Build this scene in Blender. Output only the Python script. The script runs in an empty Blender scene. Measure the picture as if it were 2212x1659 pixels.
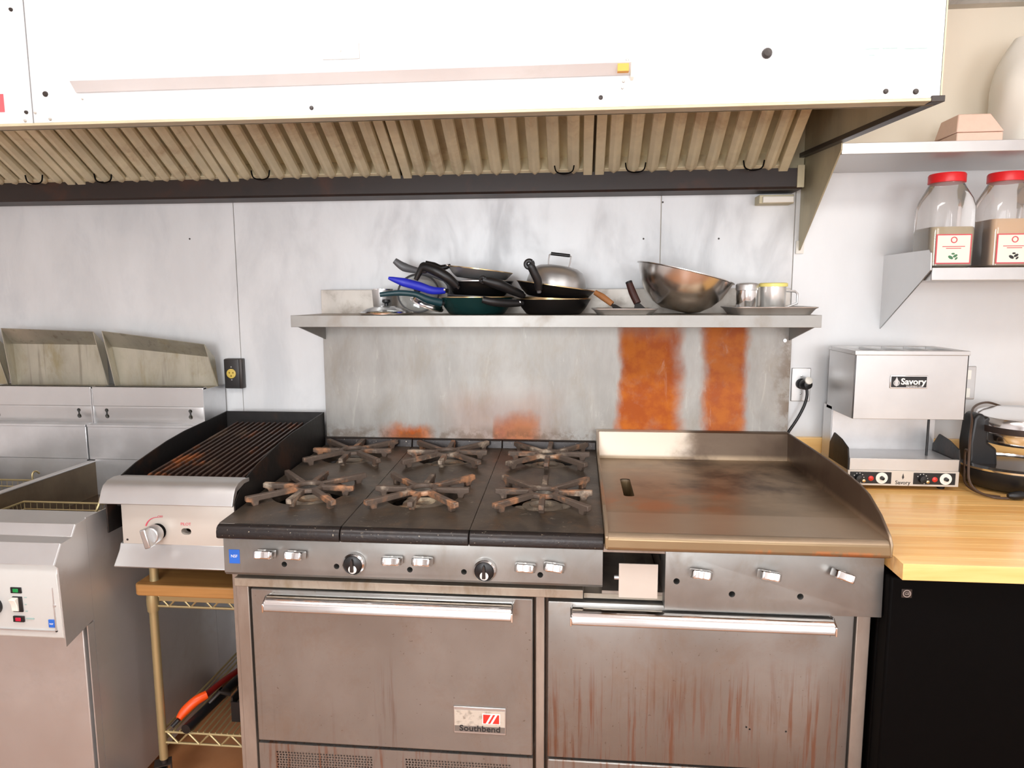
import bpy, bmesh, math, random
from mathutils import Vector, Matrix
random.seed(7)
sc = bpy.context.scene
COL = sc.collection
PI = math.pi

# ---------------------------------------------------------------- camera
FPX = 1501.74
YAW, PITCH, ROLL = 0.0927, -0.1252, -0.0031
cam_d = bpy.data.cameras.new('camera')
cam_d.sensor_width = 36.0
cam_d.lens = FPX / 2212 * 36.0
cam_d.clip_start = 0.02
cam = bpy.data.objects.new('camera', cam_d)
COL.objects.link(cam)
_f = Vector((-math.sin(YAW) * math.cos(PITCH), math.cos(YAW) * math.cos(PITCH), math.sin(PITCH)))
_r = Vector((math.cos(YAW), math.sin(YAW), 0))
_u = _r.cross(_f)
_r2 = _r * math.cos(ROLL) + _u * math.sin(ROLL)
_u2 = -_r * math.sin(ROLL) + _u * math.cos(ROLL)
cam.matrix_world = Matrix(((_r2.x, _u2.x, -_f.x, 0.8472), (_r2.y, _u2.y, -_f.y, -2.3284), (_r2.z, _u2.z, -_f.z, 1.4024), (0, 0, 0, 1)))
sc.camera = cam

# ---------------------------------------------------------------- world, lights, exposure
sc.view_settings.view_transform = 'Standard'
sc.view_settings.look = 'None'
sc.view_settings.gamma = 1.0
sc.view_settings.use_curve_mapping = False
sc.view_settings.exposure = 0.25
sc.cycles.use_denoising = True
sc.cycles.max_bounces = 8
sc.cycles.sample_clamp_indirect = 4.0
world = bpy.data.worlds.new('world')
sc.world = world
world.use_nodes = True
world.node_tree.nodes['Background'].inputs[0].default_value = (0.75, 0.85, 1.0, 1)
world.node_tree.nodes['Background'].inputs[1].default_value = 0.6


def area(name, loc, rot, sx, sy, power, col):
    d = bpy.data.lights.new(name, 'AREA')
    d.shape = 'RECTANGLE'
    d.size, d.size_y = sx, sy
    d.energy = power
    d.color = col
    o = bpy.data.objects.new(name, d)
    COL.objects.link(o)
    o.location = loc
    o.rotation_euler = rot
    return o


# daylight through the two windows of the wall behind the photographer (light aims towards +y)
area('window_right_offscreen', (2.35, -4.50, 1.45), (PI / 2, 0, 0), 1.25, 1.15, 30, (0.97, 0.985, 1.0))
area('window_left_offscreen', (0.1, -4.50, 1.45), (PI / 2, 0, 0), 1.25, 1.15, 67, (0.94, 0.97, 1.0))
LAMP_W = 9.0     # emission strength of the ceiling fixtures' diffusers


# ---------------------------------------------------------------- node helper
def c(r, g, b):
    f = lambda v: (v / 255 / 12.92) if v / 255 <= 0.04045 else ((v / 255 + 0.055) / 1.055) ** 2.4
    return (f(r), f(g), f(b), 1.0)


class G:
    def __init__(s, name):
        s.mat = bpy.data.materials.new(name)
        s.mat.use_nodes = True
        s.nt = s.mat.node_tree
        s.b = s.nt.nodes['Principled BSDF']
        s._pos = None

    def n(s, t):
        return s.nt.nodes.new(t)

    def put(s, sock, v):
        if hasattr(v, 'node'):
            s.nt.links.new(v, sock)
        else:
            sock.default_value = v

    def pos(s):
        if s._pos is None:
            s._pos = s.n('ShaderNodeNewGeometry').outputs['Position']
        return s._pos

    def xyz(s):
        q = s.n('ShaderNodeSeparateXYZ')
        s.put(q.inputs[0], s.pos())
        return q.outputs

    def vm(s, v, k, off=(0, 0, 0)):
        q = s.n('ShaderNodeVectorMath')
        q.operation = 'MULTIPLY_ADD'
        s.put(q.inputs[0], v)
        q.inputs[1].default_value = k
        q.inputs[2].default_value = off
        return q.outputs[0]

    def noise(s, k=1.0, det=4, rough=0.55, dist=0.0, off=0.0):
        k = (k, k, k) if not isinstance(k, tuple) else k
        q = s.n('ShaderNodeTexNoise')
        s.put(q.inputs['Vector'], s.vm(s.pos(), k, (off, off * 1.7, off * 0.6)))
        q.inputs['Scale'].default_value = 1.0
        q.inputs['Detail'].default_value = det
        q.inputs['Roughness'].default_value = rough
        q.inputs['Distortion'].default_value = dist
        return q.outputs[0]

    def m(s, op, a, b=0.5, cl=False):
        q = s.n('ShaderNodeMath')
        q.operation = op
        q.use_clamp = cl
        s.put(q.inputs[0], a)
        s.put(q.inputs[1], b)
        return q.outputs[0]

    def mul(s, *a):
        r = a[0]
        for v in a[1:]:
            r = s.m('MULTIPLY', r, v)
        return r

    def ss(s, v, a, b):
        q = s.n('ShaderNodeMapRange')
        q.interpolation_type = 'SMOOTHSTEP'
        s.put(q.inputs[0], v)
        if a < b:
            q.inputs[1].default_value, q.inputs[2].default_value = a, b
            q.inputs[3].default_value, q.inputs[4].default_value = 0, 1
        else:
            q.inputs[1].default_value, q.inputs[2].default_value = b, a
            q.inputs[3].default_value, q.inputs[4].default_value = 1, 0
        return q.outputs[0]

    def mix(s, f, a, b):
        q = s.n('ShaderNodeMix')
        q.data_type = 'RGBA'
        s.put(q.inputs[0], f)
        s.put(q.inputs[6], a)
        s.put(q.inputs[7], b)
        return q.outputs[2]

    def rng(s, v, lo, hi):
        q = s.n('ShaderNodeMapRange')
        s.put(q.inputs[0], v)
        q.inputs[3].default_value, q.inputs[4].default_value = lo, hi
        return q.outputs[0]

    def rand(s):
        return s.n('ShaderNodeObjectInfo').outputs['Random']

    def set(s, col=None, metal=None, rough=None, bump=None, bs=0.2, bd=0.002, coat=None):
        if col is not None:
            s.put(s.b.inputs['Base Color'], col)
        if metal is not None:
            s.put(s.b.inputs['Metallic'], metal)
        if rough is not None:
            s.put(s.b.inputs['Roughness'], rough)
        if coat is not None:
            s.b.inputs['Coat Weight'].default_value = coat
        if bump is not None:
            q = s.n('ShaderNodeBump')
            q.inputs['Strength'].default_value = bs
            q.inputs['Distance'].default_value = bd
            s.put(q.inputs['Height'], bump)
            s.put(s.b.inputs['Normal'], q.outputs[0])
        return s.mat


def plain(name, col, rough=0.5, metal=0.0, var=0.0, k=40, bump=0.0):
    g = G(name)
    cc = col
    nz = None
    if var:
        nz = g.noise(k, 4)
        cc = g.mix(g.m('MULTIPLY', nz, var), col, tuple(v * 0.35 for v in col[:3]) + (1,))
    return g.set(cc, metal, rough, bump=(g.noise(k * 2, 3) if bump else None), bs=bump)


def steel(name, col=(0.62, 0.61, 0.6, 1), rough=0.34, metal=0.9, smear=(6, 6, 1.2), dirt=None, damt=0.0, dk=(7, 7, 7), dth=(0.5, 0.75), streak=None, samt=0.0, rv=0.2, wave=0.15):
    g = G(name)
    sm = g.noise(smear, 5, 0.6)
    col2 = g.mix(g.ss(sm, 0.3, 0.75), tuple(v * (1 - wave) for v in col[:3]) + (1,), tuple(min(1, v * (1 + wave)) for v in col[:3]) + (1,))
    ro = g.rng(sm, rough - rv * 0.5, rough + rv)
    me = metal
    if dirt:
        d = g.mul(g.ss(g.noise(dk, 6, 0.65, 0.4, 3.1), dth[0], dth[1]), damt)
        col2 = g.mix(d, col2, dirt)
        me = g.m('SUBTRACT', metal, g.m('MULTIPLY', d, 0.75), True)
    if streak:
        z = g.mul(g.ss(g.noise((48, 48, 3.0), 4, 0.6, 0.25, 9.0), 0.54, 0.72), g.ss(g.noise((3.2, 3.2, 2.6), 3, 0.5, 0, 5.0), 0.36, 0.62), samt)
        col2 = g.mix(z, col2, streak)
    return g.set(col2, me, ro, bump=g.noise((120, 120, 4), 2), bs=0.04, bd=0.001)


def rusty(name, dark=(0.018, 0.015, 0.013, 1), rust=c(150, 78, 40), ash=c(150, 135, 118), k=22, ramt=0.7, aamt=0.6, rough=0.62, bs=0.5, metal=0.2):
    g = G(name)
    a = g.noise(k, 5, 0.6, 0.3)
    b = g.noise(k * 0.8, 5, 0.6, 0.3, 7.7)
    col = g.mix(g.mul(g.ss(a, 0.52, 0.7), ramt), dark, rust)
    col = g.mix(g.mul(g.ss(b, 0.55, 0.72), aamt), col, ash)
    return g.set(col, metal, rough, bump=g.noise(k * 6, 4), bs=bs, bd=0.003)


def emit(name, col, st):
    g = G(name)
    g.set(col, 0, 0.5)
    g.b.inputs['Emission Color'].default_value = col
    g.b.inputs['Emission Strength'].default_value = st
    return g.mat


def glassy(name, tint=(0.9, 0.92, 0.92, 1), clear=0.72, rough=0.06):
    g = G(name)
    g.set((0.8, 0.82, 0.82, 1), 0, rough)
    t = g.n('ShaderNodeBsdfTransparent')
    t.inputs[0].default_value = tint
    gl = g.n('ShaderNodeBsdfGlossy')
    gl.inputs['Roughness'].default_value = rough
    gl.inputs[0].default_value = (1, 1, 1, 1)
    fr = g.n('ShaderNodeFresnel')
    fr.inputs[0].default_value = 1.5
    df = g.n('ShaderNodeBsdfTranslucent')
    df.inputs[0].default_value = (0.8, 0.8, 0.78, 1)
    m0 = g.n('ShaderNodeMixShader')
    m0.inputs[0].default_value = 1 - clear
    g.put(m0.inputs[1], t.outputs[0])
    g.put(m0.inputs[2], g.b.outputs[0])
    m1 = g.n('ShaderNodeMixShader')
    g.put(m1.inputs[0], fr.outputs[0])
    g.put(m1.inputs[1], m0.outputs[0])
    g.put(m1.inputs[2], gl.outputs[0])
    g.put(g.nt.nodes['Material Output'].inputs[0], m1.outputs[0])
    return g.mat


MT = {}
MT['panel'] = steel('brushed_wall_steel', (0.72, 0.725, 0.73, 1), 0.46, 0.35, (5, 5, 2.2), dirt=c(176, 178, 182), damt=0.4, dk=(6, 6, 2.5), dth=(0.42, 0.72), wave=0.06)
MT['panel_right'] = steel('smooth_wall_steel', (0.72, 0.725, 0.73, 1), 0.46, 0.35, (3, 3, 1.5), wave=0.05, rv=0.12)
MT['hood'] = steel('hood_steel', (0.72, 0.725, 0.73, 1), 0.46, 0.35, (3, 3, 2), dirt=c(178, 164, 146), damt=0.4, dk=(2.2, 2.2, 6), dth=(0.62, 0.8), wave=0.04)
MT['baffle'] = steel('baffle_steel', c(226, 216, 184), 0.42, 0.25, (9, 9, 9), dirt=c(150, 112, 66), damt=0.6, dk=(2.6, 5, 5), dth=(0.5, 0.72), wave=0.1)
MT['end_panel'] = steel('hood_end_steel', c(196, 186, 156), 0.45, 0.3, dirt=c(140, 124, 90), damt=0.4)
MT['trough'] = rusty('greasy_trough', c(40, 28, 23), c(72, 38, 20), c(26, 21, 20), 7, 0.6, 0.7, 0.5, 0.1, 0.0)
MT['dark_trim'] = plain('dark_trim', c(58, 50, 46), 0.4, 0.3, 0.4, 20)
MT['range_steel'] = steel('range_steel', c(146, 144, 140), 0.38, 0.75, (5, 5, 5), dirt=c(120, 106, 90), damt=0.5, dk=(8, 8, 6), wave=0.12)
MT['strip'] = steel('drip_stained_strip', c(170, 160, 146), 0.4, 0.7, (5, 5, 5), dirt=c(110, 84, 46), damt=0.7, dk=(12, 12, 5), dth=(0.45, 0.7))
MT['frame'] = steel('frame_steel', c(170, 160, 150), 0.4, 0.7, (14, 14, 4), dirt=c(118, 88, 66), damt=0.55, dk=(14, 14, 3))
def door_mat(name, c1, c2, drip, amt, dens):
    # brushed door with grease haze, small specks and runs of dried grease in its lower part
    g = G(name)
    x, y, z = g.xyz()
    sm = g.noise((3, 3, 2), 5, 0.6)
    col = g.mix(g.ss(sm, 0.3, 0.7), c1, c2)
    haze = g.mul(g.ss(g.noise((6, 6, 5), 6, 0.7, 0.4, 3.1), 0.45, 0.72), 0.4)
    col = g.mix(haze, col, c(132, 102, 74))
    zz = g.m('ADD', z, g.m('MULTIPLY', g.noise((12, 12, 3), 3, 0.5, 0, 4.4), 0.22))
    zone = g.ss(zz, 0.68, 0.52)
    area_ = g.ss(g.noise((4.5, 4.5, 0.6), 3, 0.5, 0, 5.0), 0.52 - dens, 0.72 - dens)
    runs = g.mul(g.ss(g.noise((88, 88, 3.4), 5, 0.62, 0.35, 9.0), 0.50, 0.66), zone, area_, amt)
    fat = g.mul(g.ss(g.noise((30, 30, 2.4), 4, 0.6, 0.4, 12.0), 0.56, 0.74), zone, area_, amt * 0.6)
    col = g.mix(g.m('MAXIMUM', runs, fat), col, drip)
    speck = g.mul(g.ss(g.noise(130, 2, 0.5, 0, 2.2), 0.72, 0.76), 0.5)
    col = g.mix(speck, col, c(84, 60, 44))
    return g.set(col, g.m('SUBTRACT', 0.8, g.m('MULTIPLY', g.m('MAXIMUM', runs, haze), 0.5), True), g.rng(sm, 0.28, 0.5), bump=g.noise((120, 120, 4), 2), bs=0.04, bd=0.001)


MT['door'] = door_mat('oven_door_steel', c(144, 142, 138), c(158, 156, 152), c(104, 66, 40), 0.6, 0.06)
MT['door2'] = door_mat('drip_stained_door_steel', c(144, 142, 138), c(158, 156, 152), c(116, 66, 30), 0.8, 0.2)
MT['chrome'] = steel('chrome', (0.86, 0.86, 0.86, 1), 0.13, 1.0, rv=0.06, wave=0.03)
MT['clean'] = steel('clean_steel', (0.60, 0.595, 0.59, 1), 0.32, 0.85, (4, 4, 4), wave=0.06)
MT['bright'] = MT['clean']
MT['fryer'] = steel('fryer_steel', (0.66, 0.66, 0.665, 1), 0.32, 0.75, (6, 6, 6), wave=0.1)
MT['fryer_door'] = steel('fryer_door_steel', (0.62, 0.61, 0.60, 1), 0.38, 0.75, (3, 3, 3), wave=0.05, dirt=c(150, 124, 100), damt=0.35, dk=(3, 3, 3))
MT['shelf_edge'] = MT['range_steel']
MT['toaster'] = MT['clean']
MT['flue'] = steel('greasy_flue_steel', c(178, 172, 156), 0.42, 0.6, (9, 9, 4), dirt=c(128, 112, 66), damt=0.7, dk=(9, 9, 4), dth=(0.45, 0.7), streak=c(66, 52, 30), samt=0.4)
MT['tank'] = steel('oily_tank_steel', c(120, 104, 84), 0.32, 0.7, (6, 6, 6), dirt=c(70, 50, 30), damt=0.6, dk=(7, 7, 5), dth=(0.4, 0.7))
def top_mat():
    g = G('cast_iron_top')
    col = g.mix(g.ss(g.noise(7, 5, 0.6, 0.4), 0.35, 0.65), c(66, 58, 51), c(92, 80, 68))
    col = g.mix(g.mul(g.ss(g.noise(16, 5, 0.65, 0.4, 2.4), 0.56, 0.70), 0.6), col, c(106, 82, 62))
    col = g.mix(g.mul(g.ss(g.noise(34, 5, 0.65, 0.4, 6.1), 0.62, 0.72), 0.6), col, c(136, 126, 112))
    col = g.mix(g.mul(g.ss(g.noise(190, 2, 0.5, 0, 8.2), 0.71, 0.75), 0.6), col, c(170, 158, 140))
    return g.set(col, 0.45, g.rng(g.noise(12, 4, 0.6, 0, 1.0), 0.26, 0.5), bump=g.noise(90, 4), bs=0.12, bd=0.002)


MT['iron'] = top_mat()
def lip_mat():
    g = G('cast_iron_front')
    x, y, z = g.xyz()
    col = g.mix(g.mul(g.ss(g.noise(30, 5, 0.6, 0.3), 0.52, 0.7), 0.35), c(40, 35, 34), c(66, 52, 42))
    col = g.mix(g.mul(g.ss(g.noise(26, 5, 0.65, 0.3, 7.7), 0.6, 0.72), g.ss(z, 0.868, 0.845), 0.6), col, c(150, 136, 112))
    col = g.mix(g.mul(g.ss(g.noise(170, 2, 0.5, 0, 3.7), 0.70, 0.74), 0.7), col, c(160, 148, 130))
    return g.set(col, 0.4, 0.34, bump=g.noise(160, 4), bs=0.2, bd=0.002)


MT['iron_lip'] = lip_mat()
MT['grate'] = rusty('burnt_grate_iron', c(92, 78, 68), c(190, 134, 94), c(204, 186, 164), 15, 0.8, 0.8, 0.6, 0.6)
MT['burner'] = rusty('ash_covered_burner', c(120, 108, 94), c(170, 128, 90), c(205, 186, 156), 20, 0.6, 0.85, 0.8, 0.7, 0.0)
MT['black'] = plain('black_enamel', c(7, 6, 6), 0.6, 0.0, 0.4, 30)
MT['black'].node_tree.nodes['Principled BSDF'].inputs['Specular IOR Level'].default_value = 0.06

MT['grill_black'] = rusty('charred_steel', c(24, 21, 20), c(70, 42, 26), c(60, 54, 50), 9, 0.5, 0.25, 0.5, 0.2)
MT['bar'] = rusty('rusty_grill_bar', c(62, 44, 36), c(176, 100, 50), c(150, 120, 92), 8, 0.85, 0.4, 0.45, 0.25, 0.4)
MT['rubber'] = plain('black_plastic', c(20, 20, 22), 0.42)
MT['cream'] = plain('cream_paint', c(246, 234, 214), 0.7, 0, 0.04, 6)
MT['white'] = plain('white_paint', c(232, 233, 234), 0.7)
MT['white_plastic'] = plain('white_plastic', c(236, 232, 222), 0.4)
MT['red_lid'] = plain('red_plastic', c(214, 34, 40), 0.35)
MT['yellow'] = plain('yellow_plastic', c(238, 224, 130), 0.4)
MT['blue'] = plain('blue_rubber', c(34, 44, 190), 0.45)
MT['teal'] = plain('teal_plastic', c(14, 54, 62), 0.4)
MT['teal_pan'] = plain('teal_enamel', c(22, 62, 62), 0.25, 0.3, 0.6, 14)
MT['pan_black'] = plain('black_nonstick', c(18, 17, 18), 0.3, 0.1, 0.2, 20)
MT['pan_grey'] = plain('grey_nonstick', c(84, 82, 84), 0.4, 0.3, 0.5, 20)
MT['grey_handle'] = plain('grey_plastic', c(92, 92, 94), 0.4)
MT['gold_rim'] = steel('worn_rim', c(214, 186, 140), 0.25, 1.0)
MT['glass'] = glassy('clear_glass', (0.93, 0.94, 0.93, 1), 0.80)
MT['jar'] = glassy('jar_plastic', (0.95, 0.93, 0.92, 1), 0.84)
MT['orange'] = plain('orange_grip', c(236, 78, 14), 0.35)
MT['dark_red'] = plain('dark_red_tube', c(110, 16, 12), 0.4)
MT['sticker_blue'] = plain('blue_sticker', c(36, 100, 196), 0.5)
MT['ink_red'] = plain('red_ink', c(214, 84, 100), 0.6)
MT['ink_dark'] = plain('dark_ink', c(40, 38, 38), 0.6)
MT['ink_white'] = plain('white_ink', c(232, 230, 226), 0.5)
MT['ink_faint'] = plain('faint_ink', c(150, 178, 172), 0.6)
MT['red'] = plain('red_enamel', c(208, 52, 42), 0.4)
MT['lamp_green'] = plain('green_lens', c(20, 140, 70), 0.2)
MT['lamp_red'] = plain('red_lens', c(190, 30, 60), 0.2)
MT['brass'] = plain('yellow_receptacle', c(206, 178, 84), 0.45)
MT['wood_handle'] = plain('worn_wood', c(172, 112, 62), 0.6, 0, 0.5, 60)
MT['dark_wood'] = plain('dark_wood', c(58, 26, 20), 0.45)
MT['tan'] = plain('tan_card', c(150, 122, 92), 0.8, 0, 0.3, 20)
MT['pink'] = plain('pink_card', c(244, 208, 188), 0.7, 0, 0.2, 60)
MT['zinc'] = plain('zinc_wire', c(178, 160, 118), 0.38, 0.6)
MT['cord_brown'] = plain('brown_cord', c(70, 50, 36), 0.45)
MT['lamp'] = emit('lamp_diffuser', (1.0, 0.985, 0.965, 1), LAMP_W)
MT['label'] = plain('cream_label', c(244, 234, 214), 0.6)
MT['label_red'] = plain('label_border', c(206, 84, 92), 0.6)
MT['green_ink'] = plain('green_ink', c(70, 120, 84), 0.6)
MT['herb'] = plain('dried_herb', c(186, 164, 112), 0.9, 0, 0.5, 260)
MT['spice'] = plain('ground_spice', c(214, 176, 126), 0.9, 0, 0.2, 160)
MT['beige'] = steel('beige_steel', c(206, 198, 188), 0.4, 0.3, (4, 4, 4), wave=0.03)
MT['bsteel'] = steel('backsplash_lip_steel', c(190, 184, 176), 0.42, 0.6, (8, 8, 4), dirt=c(110, 90, 66), damt=0.5, dk=(12, 12, 12))


def wood_mat(name, c1, c2, rough=0.35):
    g = G(name)
    r = g.rand()
    nz = g.n('ShaderNodeTexNoise')
    q = g.n('ShaderNodeVectorMath')
    q.operation = 'ADD'
    g.put(q.inputs[0], g.vm(g.pos(), (3.0, 45, 45)))
    cb = g.n('ShaderNodeCombineXYZ')
    for i in range(3):
        g.put(cb.inputs[i], g.m('MULTIPLY', r, 37.0))
    g.put(q.inputs[1], cb.outputs[0])
    g.put(nz.inputs['Vector'], q.outputs[0])
    nz.inputs['Scale'].default_value = 1.0
    nz.inputs['Detail'].default_value = 5
    nz.inputs['Distortion'].default_value = 0.6
    f = g.m('ADD', g.m('MULTIPLY', g.ss(nz.outputs[0], 0.3, 0.75), 0.55), g.m('MULTIPLY', r, 0.45), True)
    return g.set(g.mix(f, c1, c2), 0, rough, bump=nz.outputs[0], bs=0.05, bd=0.001)


MT['block'] = wood_mat('butcher_block_maple', c(250, 208, 138), c(232, 168, 88), 0.25)

MT['board'] = wood_mat('old_board', c(190, 138, 78), c(146, 96, 48), 0.5)


def backguard_mat():
    g = G('stained_backguard_steel')
    x, y, z = g.xyz()
    w = g.m('MULTIPLY', g.m('SUBTRACT', g.noise((9, 9, 5), 5, 0.65, 0.3), 0.5), 0.09)
    xw = g.m('ADD', x, w)
    zw = g.m('ADD', z, g.m('MULTIPLY', w, 1.2))
    sm = g.noise((7, 7, 2), 5, 0.65)
    base = g.mix(g.ss(sm, 0.3, 0.7), c(142, 139, 134), c(168, 165, 160))
    blot = g.mul(g.ss(g.noise((10, 10, 5), 6, 0.7, 0.5, 4.0), 0.45, 0.75), 0.4)
    base = g.mix(blot, base, c(136, 124, 106))
    scr = g.mul(g.ss(g.noise((26, 26, 6), 5, 0.7, 0.8, 6.0), 0.60, 0.72), 0.6)
    b1 = g.mul(g.ss(xw, 0.972, 1.005), g.ss(xw, 1.205, 1.150))
    b2 = g.mul(g.ss(xw, 1.235, 1.275), g.ss(xw, 1.40, 1.365))
    top = g.ss(zw, 1.335, 1.255)
    b = g.mul(g.m('MAXIMUM', g.m('MULTIPLY', b1, g.rng(top, 0.45, 1.0)), g.m('MULTIPLY', b2, 0.95)), g.rng(g.ss(g.noise(14, 5, 0.7, 0.4, 2.2), 0.2, 0.5), 0.75, 1.0))
    r1 = g.mul(g.ss(xw, 0.16, 0.27), g.ss(xw, 0.39, 0.31), g.ss(zw, 0.985, 0.945))
    r2 = g.mul(g.ss(xw, 0.565, 0.60), g.ss(xw, 0.76, 0.68), g.ss(zw, 1.06, 0.97), 0.75)
    r3 = g.mul(g.ss(xw, 0.35, 0.5), g.ss(xw, 0.85, 0.7), g.ss(zw, 1.14, 1.02), 0.18)
    rr = g.m('MAXIMUM', g.m('MAXIMUM', r1, r2), r3)
    orange = g.mix(g.ss(g.noise(18, 4, 0.6, 0, 8.0), 0.35, 0.65), c(166, 76, 0), c(186, 98, 4))
    col = g.mix(g.m('MAXIMUM', b, rr, True), base, orange)
    col = g.mix(g.mul(scr, 0.35), col, c(206, 200, 192))
    edge = g.m('MAXIMUM', g.mul(g.ss(z, 0.985, 0.94), 0.55), g.mul(g.ss(xw, 1.46, 1.53), 0.6))
    col = g.mix(g.mul(edge, g.ss(g.noise(24, 5, 0.7, 0, 5.5), 0.4, 0.6)), col, c(96, 72, 50))
    me = g.m('SUBTRACT', 0.6, g.m('MULTIPLY', g.m('MAXIMUM', b, rr, True), 0.5), True)
    return g.set(col, me, g.m('ADD', g.rng(sm, 0.36, 0.55), g.m('MULTIPLY', g.m('MAXIMUM', b, rr, True), 0.25)), bump=g.noise((60, 60, 10), 3), bs=0.06, bd=0.001)


MT['backguard'] = backguard_mat()


def griddle_mat():
    g = G('seasoned_griddle_steel')
    x, y, z = g.xyz()
    w = g.m('MULTIPLY', g.m('SUBTRACT', g.noise(6, 5, 0.6, 0.3), 0.5), 0.22)
    yw = g.m('ADD', y, w)
    xw = g.m('ADD', x, w)
    sm = g.noise((5, 9, 9), 5, 0.6)
    col = g.mix(g.ss(sm, 0.3, 0.7), c(132, 114, 92), c(160, 140, 116))
    dark = g.mul(g.ss(g.noise(4.5, 5, 0.6, 0.2, 3.3), 0.42, 0.62), g.ss(yw, -0.60, -0.42), g.ss(xw, 0.98, 1.15), 0.9)
    col = g.mix(dark, col, c(80, 64, 52))
    rust = g.mul(g.ss(yw, -0.70, -0.60), g.ss(yw, -0.42, -0.54), g.ss(xw, 1.30, 1.12), g.ss(g.noise(8, 5, 0.6, 0.3, 1.1), 0.38, 0.6), 0.6)
    col = g.mix(rust, col, c(176, 116, 72))
    scraped = g.mul(g.ss(y, -0.665, -0.675), 0.55)
    col = g.mix(scraped, col, c(178, 158, 136))
    low = g.ss(z, 0.876, 0.868)
    col = g.mix(g.mul(low, 0.6), col, c(132, 108, 66))
    lowz = g.mul(g.ss(z, 0.858, 0.852), g.ss(xw, 1.2, 1.32), g.ss(g.noise((30, 30, 16), 4, 0.6, 0.3, 2.0), 0.5, 0.62), 0.7)
    col = g.mix(lowz, col, c(190, 122, 74))
    back = g.mul(g.ss(z, 0.884, 0.894), g.ss(xw, 1.24, 1.14), g.ss(y, -0.20, -0.12), 0.8)
    col = g.mix(back, col, c(214, 200, 184))
    side = g.mul(g.ss(z, 0.884, 0.9), g.ss(xw, 1.14, 1.24), 0.75)
    col = g.mix(side, col, c(70, 54, 46))
    return g.set(col, 0.65, g.rng(sm, 0.3, 0.52), bump=g.noise(50, 4), bs=0.08, bd=0.001)


MT['griddle'] = griddle_mat()


def floor_mat():
    g = G('brown_quarry_floor')
    n1 = g.noise(5, 5)
    col = g.mix(g.ss(n1, 0.3, 0.7), c(166, 108, 66), c(188, 130, 86))
    return g.set(col, 0, 0.45, bump=g.noise(40, 3), bs=0.08)


MT['floor'] = floor_mat()


# ---------------------------------------------------------------- mesh helpers
ORG = {}      # world origin of every object, by name


class MB:
    """collects vertices and faces in world coordinates"""

    def __init__(s):
        s.v = []
        s.f = []

    def add(s, vs, fs, M=None):
        o = len(s.v)
        for p in vs:
            p = Vector(p)
            s.v.append(M @ p if M is not None else p)
        s.f += [tuple(i + o for i in f) for f in fs]
        return s

    def box(s, x0, x1, y0, y1, z0, z1, M=None):
        return s.add([(x0, y0, z0), (x1, y0, z0), (x1, y1, z0), (x0, y1, z0), (x0, y0, z1), (x1, y0, z1), (x1, y1, z1), (x0, y1, z1)],
                     [(3, 2, 1, 0), (4, 5, 6, 7), (0, 1, 5, 4), (1, 2, 6, 5), (2, 3, 7, 6), (3, 0, 4, 7)], M)

    def prism(s, poly, a, b, ax='x', M=None):
        n = len(poly)
        area2 = sum(poly[i][0] * poly[(i + 1) % n][1] - poly[(i + 1) % n][0] * poly[i][1] for i in range(n))
        if area2 < 0:
            poly = list(reversed(poly))

        def P(t, q):
            return (t, q[0], q[1]) if ax == 'x' else ((q[0], t, q[1]) if ax == 'y' else (q[0], q[1], t))
        vs = [P(a, q) for q in poly] + [P(b, q) for q in poly]
        fs = [tuple(range(n)), tuple(reversed(range(n, 2 * n)))] + [(i, n + i, n + (i + 1) % n, (i + 1) % n) for i in range(n)]
        s.add(vs, fs, M)
        return s

    def lathe(s, prof, seg=32, cen=(0, 0, 0), M=None, closed=False):
        vs, fs = [], []
        n = len(prof)
        for i in range(seg):
            a = 2 * PI * i / seg
            for r, z in prof:
                vs.append((cen[0] + r * math.cos(a), cen[1] + r * math.sin(a), cen[2] + z))
        for i in range(seg):
            j = (i + 1) % seg
            for k in range(n if closed else n - 1):
                l = (k + 1) % n
                fs.append((i * n + k, j * n + k, j * n + l, i * n + l))
        if not closed:
            if prof[0][0] > 1e-6:
                fs.append(tuple(i * n for i in reversed(range(seg))))
            if prof[-1][0] > 1e-6:
                fs.append(tuple(i * n + n - 1 for i in range(seg)))
        return s.add(vs, fs, M)

    def cyl(s, p0, p1, r, seg=16, r1=None):
        p0, p1 = Vector(p0), Vector(p1)
        return s.tube([p0, p1], [r, r if r1 is None else r1], seg)

    def tube(s, path, rad, seg=10, flat=1.0, side=None):
        path = [Vector(p) for p in path]
        n = len(path)
        if not isinstance(rad, (list, tuple)):
            rad = [rad] * n
        vs, fs = [], []
        t0 = (path[1] - path[0]).normalized()
        ref = Vector(side) if side else (Vector((0, 0, 1)) if abs(t0.z) < 0.9 else Vector((1, 0, 0)))
        for i, p in enumerate(path):
            t = (path[min(i + 1, n - 1)] - path[max(i - 1, 0)]).normalized()
            a = t.cross(ref)
            if a.length < 1e-5:
                a = t.cross(Vector((0, 1, 0)))
            a.normalize()
            b = a.cross(t).normalized()
            if not side:
                ref = b
            for k in range(seg):
                q = 2 * PI * k / seg
                vs.append(p + a * math.cos(q) * rad[i] * flat + b * math.sin(q) * rad[i])
        for i in range(n - 1):
            for k in range(seg):
                l = (k + 1) % seg
                fs.append((i * seg + k, i * seg + l, (i + 1) * seg + l, (i + 1) * seg + k))
        fs.append(tuple(reversed(range(seg))))
        fs.append(tuple(range((n - 1) * seg, n * seg)))
        return s.add(vs, fs)


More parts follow.
